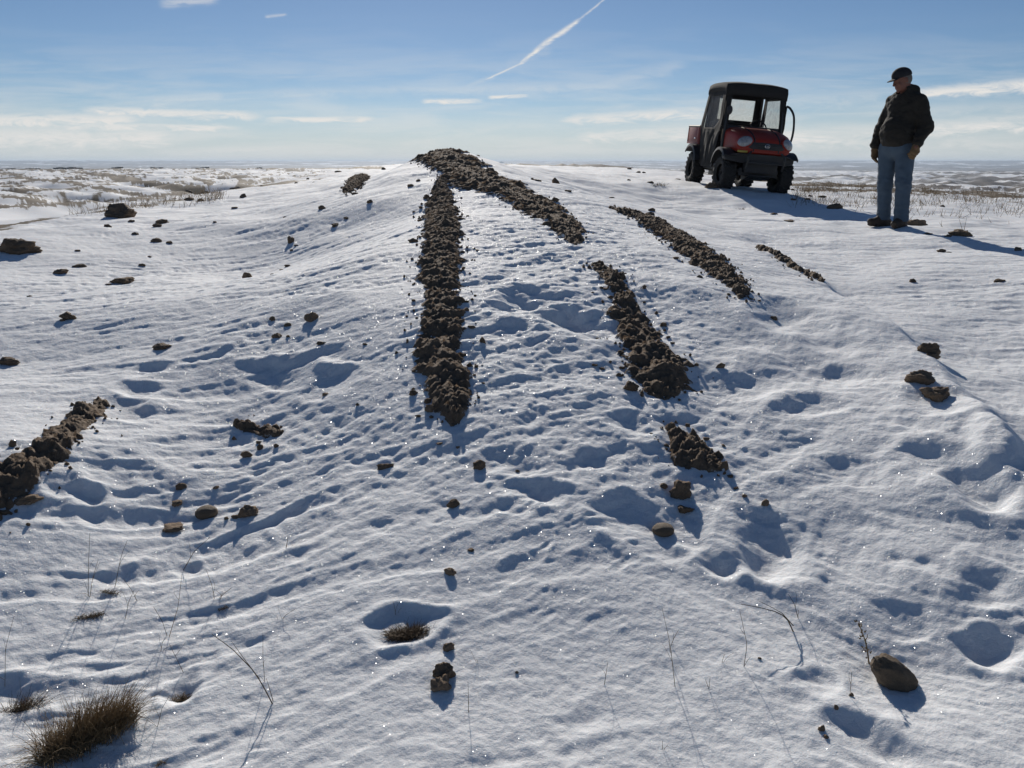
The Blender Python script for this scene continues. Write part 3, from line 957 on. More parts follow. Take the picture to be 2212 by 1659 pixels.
for c in CLODS:
    lb, gp = (c[5], None) if c[5] else zone(c[0], c[1])
    put_clod(c[0], c[1], c[2], c[3], c[4], lb, gp, depth=.8 if c[2] < 30 else .9)

put_clod(447, 1107, 40, .55, 0, 'smooth oval brown stone tilted in the snow beside the cracked clod', name='stone', cat='stone', mat=STONE, smooth=True, rot=.5, sink=.36)
put_clod(1432, 1131, 46, .55, 0, 'smooth dark oval stone under the big lumpy clod in the shaded hollow', name='stone', cat='stone', mat=STONE, smooth=True, rot=-.4, sink=.36)
st = put_clod(1930, 1436, 84, .82, 0, 'large smooth brown stone with a cracked top in the near foreground', name='stone', cat='stone', mat=STONE, smooth=.5, sub=5, rot=-.5, sink=.30, seed=79)
st.rotation_euler = (R(8), R(38), R(-12))
st.scale = (st.scale[0] * 1.16, st.scale[0] * .72, st.scale[2] * .78)

# crumbs of soil along the ridges, too many to count
rs = np.random.RandomState(11)
cc, tt_, pk = [], [], []
base_co, base_tri = ico(1)
nv = 0
for L_, R_ in RIDGES:
    n = len(L_)
    for _ in range(int(n * .38)):
        k = rs.randint(n)
        side = rs.rand() < .5
        a, b = (L_[k], R_[k]) if side else (R_[k], L_[k])
        o_ = (a - b) / (np.linalg.norm(a - b) + 1e-6)
        p = a + o_ * abs(rs.normal(0, .045)) + rs.normal(0, .02, 3)
        s_ = abs(rs.normal(0, .006)) + .003
        pts = base_co * s_ * rs.uniform(.6, 1.3, 3) * (1 + .3 * rs.normal(size=(len(base_co), 1)))
        cc.append(pts + [p[0], p[1], s_ * .3])
        pk.append(p[:2])
        tt_.append(base_tri + nv)
        nv += len(base_co)
pk = np.array(pk)
cc = [c + [0, 0, z] for c, z in zip(cc, ground(pk[:, 0], pk[:, 1]))]
ob = link('soil_crumbs', mesh_np('soil_crumbs', np.vstack(cc), None, False, np.vstack(tt_)), CLOD)
tag(ob, 'fine dark crumbs of soil strewn along the edges of the bare ridges', 'soil crumbs', kind='stuff')


# ------------------------------------------------------------------ dry grass and stems
class Blades:
    def __init__(self):
        self.v, self.q, self.n = [], [], 0

    def add(self, pts, w0, w1=None, sides=4):
        pts = np.asarray(pts, float)
        w1 = w0 * .35 if w1 is None else w1
        m = len(pts)
        ring = []
        for i in range(m):
            tg = pts[min(i + 1, m - 1)] - pts[max(i - 1, 0)]
            tg /= np.linalg.norm(tg) + 1e-9
            a = np.cross(tg, [0.31, .95, .1])
            a /= np.linalg.norm(a) + 1e-9
            b = np.cross(tg, a)
            w = w0 + (w1 - w0) * i / (m - 1)
            for k in range(sides):
                an = 2 * math.pi * k / sides
                ring.append(pts[i] + (a * math.cos(an) + b * math.sin(an)) * w)
        self.v.append(np.array(ring))
        for i in range(m - 1):
            for k in range(sides):
                a_ = self.n + i * sides + k
                b_ = self.n + i * sides + (k + 1) % sides
                self.q.append((a_, b_, b_ + sides, a_ + sides))
        self.n += m * sides

    def mesh(self, name, origin=(0, 0, 0)):
        return mesh_np(name, np.vstack(self.v) - np.array(origin), np.array(self.q))


def curve3(a, b, bend, n=6):
    t = np.linspace(0, 1, n)[:, None]
    return a + (b - a) * t + np.array(bend) * (4 * t * (1 - t))


def px_at(x, y, Y):
    p, q = px(x, y)
    return np.array([p * Y, Y, EYE + q * Y])


STEMS = [
    [(191, 1289), (200, 1250), (212, 1209)], [(189, 1289), (191, 1220), (194, 1152)], [(244, 1270), (262, 1200), (275, 1167)], [(118, 1300), (112, 1260), (109, 1217)], [(118, 1295), (126, 1250), (132, 1220)],
    [(267, 1335), (278, 1300), (290, 1274)], [(301, 1300), (285, 1275), (267, 1251)], [(299, 1369), (320, 1345), (339, 1327)], [(362, 1370), (350, 1340), (332, 1312)], [(362, 1371), (385, 1310), (393, 1240)],
    [(393, 1224), (420, 1190), (454, 1160)], [(345, 1403), (350, 1390), (357, 1377)], [(416, 1472), (428, 1440), (437, 1400)], [(397, 1445), (380, 1420), (366, 1392)],
    [(572, 1476), (568, 1420), (568, 1369)], [(465, 1300), (458, 1265), (446, 1232)], [(467, 1300), (480, 1285), (500, 1270)], [(648, 1342), (665, 1310), (683, 1274)], [(599, 1346), (615, 1330), (637, 1316)],
    [(8, 1476), (12, 1400), (30, 1331)], [(8, 1480), (5, 1410), (2, 1339)], [(617, 1187), (618, 1180), (622, 1167)], [(375, 1586), (373, 1560), (372, 1537)], [(336, 1567), (350, 1530), (366, 1503)],
    [(1461, 1489), (1448, 1393), (1430, 1312)], [(1457, 1444), (1448, 1400), (1444, 1385)], [(1605, 1447), (1614, 1393), (1598, 1319)], [(1557, 1440), (1561, 1425), (1565, 1414)], [(1530, 1498), (1532, 1480), (1534, 1462)],
    [(1661, 1502), (1680, 1455), (1692, 1414)], [(1630, 1557), (1628, 1520), (1623, 1487)], [(1605, 1528), (1602, 1500), (1599, 1480)], [(1727, 1330), (1716, 1305), (1703, 1283)], [(1725, 1327), (1728, 1300), (1731, 1279)],
    [(1835, 1510), (1838, 1480), (1840, 1451)], [(1430, 1622), (1431, 1615), (1431, 1600)], [(1822, 1378), (1815, 1370), (1808, 1363)], [(1444, 1400), (1455, 1380), (1466, 1360)],
    [(648, 1342), (668, 1300), (683, 1270)], [(774, 1313), (755, 1290), (733, 1260)], [(856, 1332), (853, 1315), (850, 1301)], [(1012, 1544), (1012, 1510), (1011, 1472)], [(1034, 1438), (1032, 1430), (1030, 1424)], [(1304, 1479), (1310, 1450), (1313, 1431)],
]
SPECIAL = [
    ([(595, 1522), (565, 1475), (545, 1446), (500, 1400), (458, 1370)], .0026, 'bent brown grass stalk forking low over the foreground snow, gully side', [[(560, 1466), (525, 1420), (500, 1385)], [(590, 1515), (580, 1480), (575, 1465)]]),
    ([(1718, 1360), (1700, 1335), (1681, 1323), (1640, 1312), (1601, 1305)], .0022, 'arched double grass stem bowing over the snow above the near stone', [[(1714, 1352), (1690, 1325), (1660, 1308), (1638, 1298)]]),
    ([(1879, 1422), (1872, 1395), (1868, 1381), (1860, 1360), (1855, 1342)], .0026, 'knotted seed stalk rising beside the large smooth stone', [[(1873, 1398), (1866, 1400), (1861, 1410)], [(1868, 1385), (1874, 1376), (1874, 1370)]]),
]


def stem(path, w, label, group=None, extra=(), knots=False, seed=0):
    b0 = hit(*path[0])
    b0.z = gz(b0.x, b0.y)
    rs_ = np.random.RandomState(seed)
    lean = rs_.uniform(-.25, .25)
    B = Blades()

    def line(pp):
        out = []
        for i, (x, y) in enumerate(pp):
            h = (path[0][1] - y) / 2000 * b0.y
            out.append(px_at(x, y, b0.y + lean * h * .8))
        return np.array(out)
    base = line(path)
    base[0, 2] -= .02
    pts = resample(base, 9)
    B.add(pts, w * b0.y / 2.2, w * .45 * b0.y / 2.2)
    for e in extra:
        B.add(resample(line(e), 6), w * .7 * b0.y / 2.2)
    if not extra:                                     # dry stems fork and carry a thin leaf
        k = rs_.randint(3, 6)
        tip = pts[k] + np.array([rs_.uniform(-.04, .04), rs_.uniform(-.02, .02), rs_.uniform(.03, .07)])
        B.add(curve3(pts[k], tip, (rs_.uniform(-.008, .008), 0, .004)), w * .55 * b0.y / 2.2)
        if rs_.rand() < .6:
            tip = pts[1] + np.array([rs_.uniform(-.07, .07), rs_.uniform(-.03, .03), rs_.uniform(.01, .04)])
            B.add(curve3(pts[1], tip, (0, 0, .012)), w * .6 * b0.y / 2.2)
    if knots:
        for k in range(2, 9):
            for _ in range(3):
                d = rs_.normal(0, .004, 3)
                B.add(np.array([pts[k] + d, pts[k] + d * 1.6 + [0, 0, .006]]), .0032, .001)
    o = link('dry_weed', B.mesh('dry_weed', b0), STRAW_DARK if seed % 3 else STRAW, loc=b0)
    return tag(o, label, 'dry weed', group)


for i, pth in enumerate(STEMS):
    if i in (3, 4, 7, 12, 17, 20, 22, 29, 30, 31, 33, 36, 38, 39):
        continue
    left_side = pth[0][0] < 700
    mid = 700 <= pth[0][0] < 1350
    stem(pth, .0011, ('thin dry stem poking out of the snow around the big grass tuft' if left_side else
                      'thin dry stem poking out of the central foreground snow' if mid else
                      'thin dry stem poking out of the snow around the large smooth stone'),
         'thin stems around the grass tuft' if left_side else 'thin stems in the central foreground' if mid else 'thin stems around the near stone', seed=i)
for i, (pth, w, lb, ex) in enumerate(SPECIAL):
    stem(pth, w, lb, extra=ex, knots=(i == 2), seed=100 + i)


def tuft(x0, y0, x1, y1, n, h, spread, label, lean=(.25, .15), mat=STRAW_DARK, seed=0, w=.0012, thick=.5):
    """a clump of dry blades rooted along the photo line (x0, y0)-(x1, y1)"""
    rs_ = np.random.RandomState(seed)
    a, b = hit(x0, y0), hit(x1, y1)
    c = (a + b) / 2
    c.z = gz(c.x, c.y)
    ax = np.array((b - a)[:])
    ln = np.linalg.norm(ax) + 1e-6
    perp = np.array([-ax[1], ax[0], 0]) / ln
    B = Blades()
    for _ in range(n):
        t, u = rs_.beta(1.6, 1.6), rs_.normal(0, .22)
        p = np.array(a[:]) + ax * t + perp * u * ln * thick
        p[2] = c.z + (t - .5) * ax[2] - .02
        hh = h * rs_.uniform(.3, 1.0) ** 1.3 * (1.25 if rs_.rand() < .08 else 1) * (1 - .5 * abs(t - .5)) * (1 - .7 * min(1, abs(u)))
        d = np.array([lean[0] + rs_.normal(0, spread) + (t - .5) * .5, lean[1] + rs_.normal(0, spread) + u * .8, 1.0]) * hh
        B.add(curve3(p, p + d, (d[0] * -.10, d[1] * -.1, hh * .09), 5), w * rs_.uniform(.7, 1.3), .0003, 3)
    for _ in range(n // 5):                          # flattened dead blades at the foot
        t, an = rs_.rand(), rs_.uniform(0, 6.28)
        p = np.array(a[:]) + ax * t + perp * rs_.normal(0, .15) * ln * thick
        p[2] = c.z + (t - .5) * ax[2]
        d = np.array([math.cos(an), math.sin(an), .35]) * h * rs_.uniform(.3, .7)
        B.add(curve3(p, p + d, (0, 0, h * .12), 5), w, .0003, 3)
    o = link('grass_tuft', B.mesh('grass_tuft', c), mat, loc=c)
    return tag(o, label, 'grass tuft')


tuft(85, 1650, 285, 1545, 2000, .155, .30, 'big dense tuft of dry brown grass in the near corner, gully side', seed=1, thick=.44, lean=(.16, .05), mat=STRAW, w=.0010)
tuft(838, 1376, 936, 1368, 1700, .055, .40, 'flat dark grass tuft sunk in a snow hollow, central foreground', seed=2, lean=(.1, .2))
tuft(368, 1502, 404, 1490, 300, .045, .4, 'small dark grass tuft in a dent behind the big dense tuft', seed=3)
tuft(5, 1535, 85, 1515, 420, .065, .5, 'thin straggly grass at the view edge behind the big dense tuft', seed=4, w=.0009)
tuft(160, 1342, 220, 1330, 420, .035, .5, 'low flattened grass clump under two tall thin stems', seed=5)
tuft(222, 1280, 256, 1286, 260, .028, .5, 'little grass clump in a narrow blue dent behind the flattened clump', seed=6)
tuft(470, 1318, 495, 1312, 90, .03, .5, 'sparse grass clump beside the forking bent stalk', seed=7)
tuft(338, 1652, 362, 1640, 90, .03, .4, 'tiny dark grass clump at the lower edge beside the big dense tuft', seed=8)
tuft(1410, 404, 1440, 402, 70, .12, .4, 'dark weed tuft on the snow in front of the rear wheel of the vehicle', seed=9, w=.004)
tuft(1590, 452, 1612, 452, 50, .07, .5, 'low weed tuft on the snow below the front wheel of the vehicle', seed=10, w=.003)

# stubble showing on the far flats, beyond counting
rs = np.random.RandomState(5)
B = Blades()
for _ in range(5200):
    if rs.rand() < .5:
        x, y = rs.uniform(1715, 2212), 394 + abs(rs.normal(0, 34))
        if x < 1980 and y > 450 and rs.rand() < .8:
            continue
    else:
        x = rs.uniform(0, 480)
        y = 470 - x * .09 - abs(rs.normal(0, 12)) + rs.uniform(-20, 14)
    p = np.array(hit(x, y)[:])
    if p[1] > 70 or p[1] < 6:
        continue
    if perlin(np.array([p[0] * .9]), np.array([p[1] * .5]), 77)[0] < rs.uniform(-.35, .3):
        continue
    p[2] = gz(p[0], p[1]) - .01
    for _k in range(2):
        h_ = rs.uniform(.05, .16)
        B.add(curve3(p, p + np.array([rs.normal(0, .05), rs.normal(0, .05), h_]), (0, 0, 0), 3), .0035, .0015, 3)
        p = p + [rs.normal(0, .05), rs.normal(0, .1), 0]
tag(link('dry_grass', B.mesh('dry_grass'), STRAW), 'thin dry stubble standing in the snow of the far flats', 'dry grass', kind='stuff')

# ------------------------------------------------------------------ dark stacks on the far field line
STACKS = [(17, 357, 22, 4), (70, 357, 26, 4), (137, 358, 40, 6), (165, 358, 20, 6), (253, 359.5, 20, 6), (338, 360, 22, 5), (424, 360, 18, 4), (438, 360, 22, 5), (560, 359.5, 8, 4), (806, 359.5, 26, 5), (858, 360, 10, 4)]
for i, (x, y, w, h) in enumerate(STACKS):
    D = 900
    p, q = px(x, y)
    k = 1024 / 2212 / FPX * D * 1.0
    wd, ht = w * k, h * k
    zb = float(ground(p * D, D)[0])
    b = bmesh.new()
    m_ = max(2, int(wd / 2.6))
    for j in range(m_):
        hh = ht * (.75 + .35 * ((j * 37 + i * 11) % 7) / 7)
        mt = Matrix.Translation((-wd / 2 + (j + .5) * wd / m_, (j % 2) * 1.2, hh / 2)) @ Matrix.Diagonal((wd / m_ * 1.02, 6, hh, 1))
        bmesh.ops.create_cube(b, size=1, matrix=mt)
    bmesh.ops.bevel(b, geom=list(b.edges), offset=.25, segments=1, affect='EDGES')
    me = bpy.data.meshes.new('hay_stack')
    b.to_mesh(me)
    b.free()
    o = link('hay_stack', me, BALE, loc=(p * D, D, zb - .2))
    tag(o, 'low dark stack on the brown field line far beyond the gully', 'hay stack', 'stacks on the far field line')
# ------------------------------------------------------------------ the utility vehicle
BLACK = simple('black_plastic', (.013, .013, .014), .55, .3, 12)
FABRIC = simple('black_canvas', (.013, .0125, .012), .95, .35, 10, .35, 40)
TYRE_M = simple('tyre_rubber', (.016, .015, .014), .85, .5, 14, .3, 80)
RIM_M = simple('dark_steel', (.035, .034, .033), .5, .3, 20, metal=.6)
RED = simple('red_bodywork', (.26, .022, .011), .5, .2, 5, spec=.3)
RED_DULL = simple('red_bed_paint', (.20, .040, .032), .55, .3, 6)
LENS = simple('headlight_lens', (.24, .25, .26), .15, .7, 22, coat=.8)
CHROME = simple('silver_badge', (.6, .6, .6), .3, .1, 20, metal=.8)
YELLOW = simple('yellow_plate', (.32, .24, .03), .5, .2, 20)
STEELTUBE = simple('black_tube', (.016, .016, .016), .4, .2, 10)


def vinyl_material():
    m, t = new_mat('clear_vinyl')
    o = t.n('ShaderNodeOutputMaterial')
    tr = t.n('ShaderNodeBsdfTransparent')
    tr.inputs[0].default_value = (.93, .91, .87, 1)
    df = t.n('ShaderNodeBsdfTranslucent')
    df.inputs[0].default_value = (.62, .64, .66, 1)
    gl = t.n('ShaderNodeBsdfDiffuse')
    gl.inputs[0].default_value = (.55, .57, .60, 1)
    co = t.n('ShaderNodeTexCoord').outputs['Object']
    n = t.sm(t.noise(co, 5.0, 4, .6, dist=1.5), .3, .75)
    a = t.n('ShaderNodeMixShader')
    t.link(df.outputs[0], a.inputs[1])
    t.link(gl.outputs[0], a.inputs[2])
    a.inputs[0].default_value = .5
    b = t.n('ShaderNodeMixShader')
    t.link(t.m('MULTIPLY_ADD', n, .12, .16), b.inputs[0])
    t.link(tr.outputs[0], b.inputs[1])
    t.link(a.outputs[0], b.inputs[2])
    t.link(b.outputs[0], o.inputs[0])
    return m


VINYL = vinyl_material()


class BM:
    def __init__(self):
        self.b = bmesh.new()

    def box(self, lo, hi, rot=None, taper=None):
        lo, hi = Vector(lo), Vector(hi)
        c, s = (lo + hi) / 2, hi - lo
        m = Matrix.Translation(c) @ (rot.to_matrix().to_4x4() if rot else Matrix.Identity(4)) @ Matrix.Diagonal((*s, 1))
        bmesh.ops.create_cube(self.b, size=1, matrix=m)
        return self

    def ball(self, c, r, rot=None, u=24, v=14):
        m = Matrix.Translation(c) @ (rot.to_matrix().to_4x4() if rot else Matrix.Identity(4)) @ Matrix.Diagonal((*r, 1))
        bmesh.ops.create_uvsphere(self.b, u_segments=u, v_segments=v, radius=1, matrix=m)
        return self

    def cyl(self, a, b, r, r2=None, seg=18):
        a, b = Vector(a), Vector(b)
        d = b - a
        m = Matrix.Translation((a + b) / 2) @ d.to_track_quat('Z', 'Y').to_matrix().to_4x4()
        bmesh.ops.create_cone(self.b, cap_ends=True, segments=seg, radius1=r, radius2=r if r2 is None else r2, depth=d.length, matrix=m)
        return self

    def loft(self, rings, close=True, caps=True):
        vs = [[self.b.verts.new(p) for p in r] for r in rings]
        n = len(vs[0])
        for i in range(len(vs) - 1):
            for k in range(n if close else n - 1):
                k2 = (k + 1) % n
                self.b.faces.new((vs[i][k], vs[i][k2], vs[i + 1][k2], vs[i + 1][k]))
        if caps and close:
            self.b.faces.new(vs[0][::-1])
            self.b.faces.new(vs[-1])
        return self

    def tube(self, pts, r, seg=8, smooth=4):
        p = [Vector(q) for q in pts]
        if smooth and len(p) > 2:                     # Catmull-Rom
            out = []
            for i in range(len(p) - 1):
                p0, p1, p2, p3 = p[max(i - 1, 0)], p[i], p[i + 1], p[min(i + 2, len(p) - 1)]
                for k in range(smooth):
                    t = k / smooth
                    out.append(.5 * ((2 * p1) + (p2 - p0) * t + (2 * p0 - 5 * p1 + 4 * p2 - p3) * t * t + (3 * p1 - p0 - 3 * p2 + p3) * t ** 3))
            out.append(p[-1])
            p = out
        rings = []
        up = Vector((.13, .31, .94))
        for i in range(len(p)):
            d = (p[min(i + 1, len(p) - 1)] - p[max(i - 1, 0)]).normalized()
            a = d.cross(up).normalized()
            c = d.cross(a)
            rings.append([p[i] + (a * math.cos(2 * math.pi * k / seg) + c * math.sin(2 * math.pi * k / seg)) * r for k in range(seg)])
        return self.loft(rings)

    def done(self, name, mat, parent, bevel=0, smooth=True, seg=2, label=None):
        bmesh.ops.recalc_face_normals(self.b, faces=self.b.faces)
        if bevel:
            bmesh.ops.bevel(self.b, geom=[e for e in self.b.edges if e.calc_face_angle(0) > .6], offset=bevel, segments=seg, affect='EDGES', profile=.5, clamp_overlap=True)
        me = bpy.data.meshes.new(name)
        self.b.to_mesh(me)
        self.b.free()
        if smooth:
            me.polygons.foreach_set('use_smooth', np.ones(len(me.polygons), bool))
            me.set_sharp_from_angle(angle=R(38))
        o = link(name, me, mat, parent)
        if label:
            o['label'] = label
        return o


def solid(o, th):
    md = o.modifiers.new('thickness', 'SOLIDIFY')
    md.thickness = th
    md.offset = 0
    return o


WB, TR, TRAD = .95, .58, .325
car = bpy.data.objects.new('utility_vehicle', None)
COL.objects.link(car)
tag(car, 'red and black utility vehicle with a canvas cab, parked tilted on the snow', 'utility vehicle')
cFL, cFR = hit(1563, 411), hit(1682, 418)
cFL = Vector((4.00, 16.25, 0)); cFR = Vector((5.155, 16.35, 0)); cRL = Vector((3.84, 18.14, 0)); cRR = Vector((4.995, 18.24, 0))
for v_ in (cFL, cFR, cRL, cRR):
    v_.z = float(macro(np.array([v_.x]), np.array([v_.y]))[0]) - .012
ax_ = ((cFR - cFL) + (cRR - cRL)).normalized()
ay_ = ((cRL - cFL) + (cRR - cFR)).normalized()
az_ = ax_.cross(ay_).normalized()
ay_ = az_.cross(ax_)
org = (cFL + cFR + cRL + cRR) / 4
mw = Matrix((ax_ * .95, ay_, az_)).transposed().to_4x4()
mw.translation = org - ax_ * .02
car.matrix_world = mw


def lathe_x(cx, cy, cz, prof, seg=36):
    return [[Vector((cx + px_, cy + r * math.cos(2 * math.pi * k / seg), cz + r * math.sin(2 * math.pi * k / seg))) for k in range(seg)] for px_, r in prof]


def make_wheel(cx, cy, side, steer=0.0):
    T_ = TRAD
    w = BM()
    w.loft(lathe_x(0, 0, 0, [(-.035, .055), (-.06, .06), (-.06, .035), (.06, .035), (.075, .05), (.055, .075), (.055, .055)], 20), caps=False)
    hub = w.done('wheel', RIM_M, car)
    hub.location = (cx, cy, T_ - .01)
    hub.rotation_euler = (0, 0, steer)
    if side < 0:
        hub.scale = (-1, 1, 1)
    t = BM()
    t.loft(lathe_x(0, 0, 0, [(-.10, .155), (-.125, .19), (-.135, .235), (-.128, .28), (-.105, .302), (0, .308), (.105, .302), (.128, .28), (.135, .235), (.125, .19), (.10, .155)]), caps=False)
    for k in range(18):
        for s in (-1, 1):
            a = 2 * math.pi * (k + (.5 if s > 0 else 0)) / 18
            rot = Euler((a, 0, 0)).to_matrix() @ Euler((0, 0, s * .5)).to_matrix()
            c = Euler((a, 0, 0)).to_matrix() @ Vector((s * .066, 0, .313))
            m = Matrix.Translation(c) @ rot.to_4x4() @ Matrix.Diagonal((.125, .034, .026, 1))
            bmesh.ops.create_cube(t.b, size=1, matrix=m)
            c = Euler((a, 0, 0)).to_matrix() @ Vector((s * .126, 0, .288))
            m = Matrix.Translation(c) @ Euler((a, 0, 0)).to_matrix().to_4x4() @ Matrix.Diagonal((.02, .03, .04, 1))
            bmesh.ops.create_cube(t.b, size=1, matrix=m)
    t.done('tyre', TYRE_M, hub)
    r = BM()
    r.loft(lathe_x(0, 0, 0, [(-.10, .16), (-.09, .145), (.06, .14), (.045, .10), (.055, .05), (.05, .0301)], 28), caps=False)
    for k in range(4):
        a = math.pi / 4 + k * math.pi / 2
        r.ball((.07, .072 * math.cos(a), .072 * math.sin(a)), (.012, .012, .012), u=8, v=6)
    r.done('rim', RIM_M, hub)
    return hub


for cx, cy, s, stv in ((-TR, -WB, -1, .05), (TR, -WB, 1, .05), (-TR, WB, -1, 0), (TR, WB, 1, 0)):
    make_wheel(cx, cy, s, stv)

# chassis
b = BM()
b.box((-.40, -1.22, .30), (.40, 1.65, .44)).box((-.52, -.62, .34), (.52, .62, .40)).box((-.33, -1.34, .36), (.33, -1.18, .60))
for s in (-1, 1):
    for y0 in (-WB, WB):
        b.tube([(s * .30, y0 - .12, .36), (s * .52, y0, TRAD)], .022, smooth=0).tube([(s * .30, y0 + .12, .36), (s * .52, y0, TRAD)], .022, smooth=0)
        b.cyl((s * .30, y0 + .05, .72), (s * .50, y0 + .03, .36), .045)
        b.cyl((s * .2, y0, TRAD), (s * .56, y0, TRAD), .028)
b.box((-.16, -1.1, .22), (.16, -.75, .34)).box((-.2, .7, .2), (.2, 1.15, .42))
b.done('chassis', BLACK, car, bevel=.012)
b = BM()
b.box((-.24, -1.36, .27), (.24, -1.10, .30), rot=Euler((R(-18), 0, 0)))
b.done('skid_plate', RIM_M, car, bevel=.006)


# hood: rounded sections from the cowl to the nose
def sect(y, hw, z0, z1, e=4.6, n=40, zc=None):
    out = []
    for k in range(n):
        a = 2 * math.pi * k / n
        c, s = math.cos(a), math.sin(a)
        out.append(Vector((hw * math.copysign(abs(c) ** (2 / e), c), y, (z0 + z1) / 2 + (z1 - z0) / 2 * math.copysign(abs(s) ** (2 / e), s))))
    return out


HOOD = [(-.45, .575, .66, 1.185), (-.70, .575, .66, 1.165), (-.95, .565, .67, 1.135), (-1.15, .555, .68, 1.09), (-1.28, .535, .69, 1.045), (-1.37, .505, .70, .995), (-1.42, .46, .71, .955), (-1.44, .40, .73, .925)]
b = BM()
b.loft([sect(*h) for h in HOOD])
hood = b.done('hood', RED, car)
b = BM()
for s in (-1, 1):
    pts = []
    for (y, hw, z0, z1) in HOOD[1:]:
        pts.append((s * (.25 + .03 * (y + 1.4)), y, z1 - .002))
    pts += [(s * .25, -1.437, .86), (s * .25, -1.437, .74)]
    b.tube(pts, .013, smooth=3)
b.done('hood_seam', BLACK, hood)
b = BM()
b.loft([[Vector((x, -1.456 + .012 * (x / .34) ** 2 + dy, z)) for x, z in ((-.36, .86), (-.31, .905), (-.12, .91), (.12, .91), (.31, .905), (.36, .86), (.36, .82), (.31, .79), (.12, .785), (-.12, .785), (-.31, .79), (-.36, .82))] for dy in (-.012, .06)])
for k in range(3):
    b.box((-.20, -1.474, .806 + .035 * k), (.20, -1.45, .816 + .035 * k))
gr = b.done('grille', BLACK, car, bevel=.004)
b = BM()
b.ball((0, -1.480, .852), (.052, .012, .040))
bd = b.done('badge', CHROME, gr)
b = BM()
b.ball((0, -1.488, .852), (.043, .0085, .031))
b.done('badge_field', RIM_M, bd)
b = BM()                                              # the mark on the badge: a peak over a bar
b.tube([(-.022, -1.498, .842), (0, -1.499, .872), (.022, -1.498, .842)], .0045, smooth=0).tube([(-.026, -1.498, .838), (.026, -1.498, .838)], .0045, smooth=0)
b.done('badge_mark', CHROME, bd)

for s in (-1, 1):
    rot = Euler((R(-20), s * R(14), s * R(30)))
    b = BM()
    b.ball((s * .425, -1.375, .905), (.165, .060, .120), rot=rot)
    hd = b.done('headlight_surround', RED, car)
    b = BM()
    b.ball((s * .428, -1.395, .908), (.145, .062, .100), rot=rot)
    ln = b.done('headlight', LENS, car)
    b = BM()
    b.ball((s * .41, -1.452, .888), (.034, .014, .034))
    b.done('bulb', CHROME, ln)
b = BM()
b.box((-.55, -1.425, .715), (-.36, -1.405, .752), rot=Euler((0, 0, R(-14))))
b.done('reflector', YELLOW, car, bevel=.004)

# bumper, guard and fenders
b = BM()
b.loft([[Vector((x, -1.46 + .30 * abs(x / .72) ** 4 + dy, z)) for x, z in ((-.72, .66), (-.45, .70), (0, .70), (.45, .70), (.72, .66), (.70, .56), (.45, .53), (0, .53), (-.45, .53), (-.70, .56))] for dy in (0, .16)])
b.done('bumper', BLACK, car, bevel=.02)
b = BM()
b.tube([(-.36, -1.47, .44), (-.36, -1.53, .56), (-.36, -1.52, .68), (-.30, -1.47, .74)], .02)
b.tube([(.36, -1.47, .44), (.36, -1.53, .56), (.36, -1.52, .68), (.30, -1.47, .74)], .02)
b.tube([(-.36, -1.52, .55), (.36, -1.52, .55)], .02, smooth=0)
b.done('brush_guard', STEELTUBE, car)
for s in (-1, 1):
    for y0, r0, a0, a1, nm, xi in ((-WB, .43, 42, 165, 'front_fender', .47), (WB, .45, 15, 140, 'rear_fender', .50)):
        b = BM()
        rings = []
        for k in range(17):
            a = R(a0 + (a1 - a0) * k / 16)
            cy, cz = y0 - r0 * math.cos(a), TRAD + .06 + r0 * .92 * math.sin(a)
            ny, nz = -math.cos(a), math.sin(a)
            x0, x1 = s * xi, s * .755
            rings.append([Vector((x0, cy, cz)), Vector((x1, cy, cz)), Vector((x1 + s * .012, cy - ny * .05, cz - nz * .05)), Vector((x1 - s * .01, cy - ny * .05, cz - nz * .05)), Vector((x1 - s * .01, cy - ny * .02, cz - nz * .02)), Vector((x0, cy - ny * .02, cz - nz * .02))])
        b.loft(rings)
        b.done(nm, BLACK, car, smooth=True)

# cab: floor, dash, seat, steering wheel, frame
b = BM()
b.box((-.60, -.55, .40), (.60, .62, .47)).box((-.60, -.58, .42), (.60, -.50, 1.10)).box((-.60, .60, .42), (.60, .66, 1.02))
b.done('floor_pan', BLACK, car, bevel=.01)
b = BM()
b.box((-.58, -.60, 1.06), (.58, -.30, 1.20))
b.done('dashboard', BLACK, car, bevel=.04)
b = BM()
b.box((-.54, .02, .72), (.54, .50, .86))
b.done('seat', FABRIC, car, bevel=.04)
b = BM()
b.box((-.54, .44, .84), (.54, .57, 1.27), rot=Euler((R(-6), 0, 0)))
b.done('backrest', FABRIC, car, bevel=.04)
b = BM()
cst = Vector((.28, -.16, 1.20))
for k in range(24):
    pass
ringp = [(cst.x + .17 * math.cos(2 * math.pi * k / 24), cst.y + .10 * math.sin(2 * math.pi * k / 24), cst.z + .137 * math.sin(2 * math.pi * k / 24)) for k in range(25)]
b.tube(ringp, .014, smooth=0).tube([(cst.x, cst.y, cst.z), (cst.x, -.42, 1.05)], .018, smooth=0).tube([(cst.x - .17, cst.y, cst.z), (cst.x + .17, cst.y, cst.z)], .012, smooth=0)
b.done('steering_wheel', BLACK, car)
b = BM()
for s in (-1, 1):
    b.tube([(s * .585, -.60, .50), (s * .585, -.60, 1.15), (s * .565, -.50, 1.70), (s * .54, -.44, 1.90), (s * .50, -.36, 1.93), (s * .50, .45, 1.93), (s * .54, .52, 1.90), (s * .585, .60, 1.2), (s * .585, .62, .5)], .026)
b.tube([(-.52, -.40, 1.92), (.52, -.40, 1.92)], .024, smooth=0).tube([(-.52, .48, 1.92), (.52, .48, 1.92)], .024, smooth=0)
b.done('cab_frame', STEELTUBE, car)


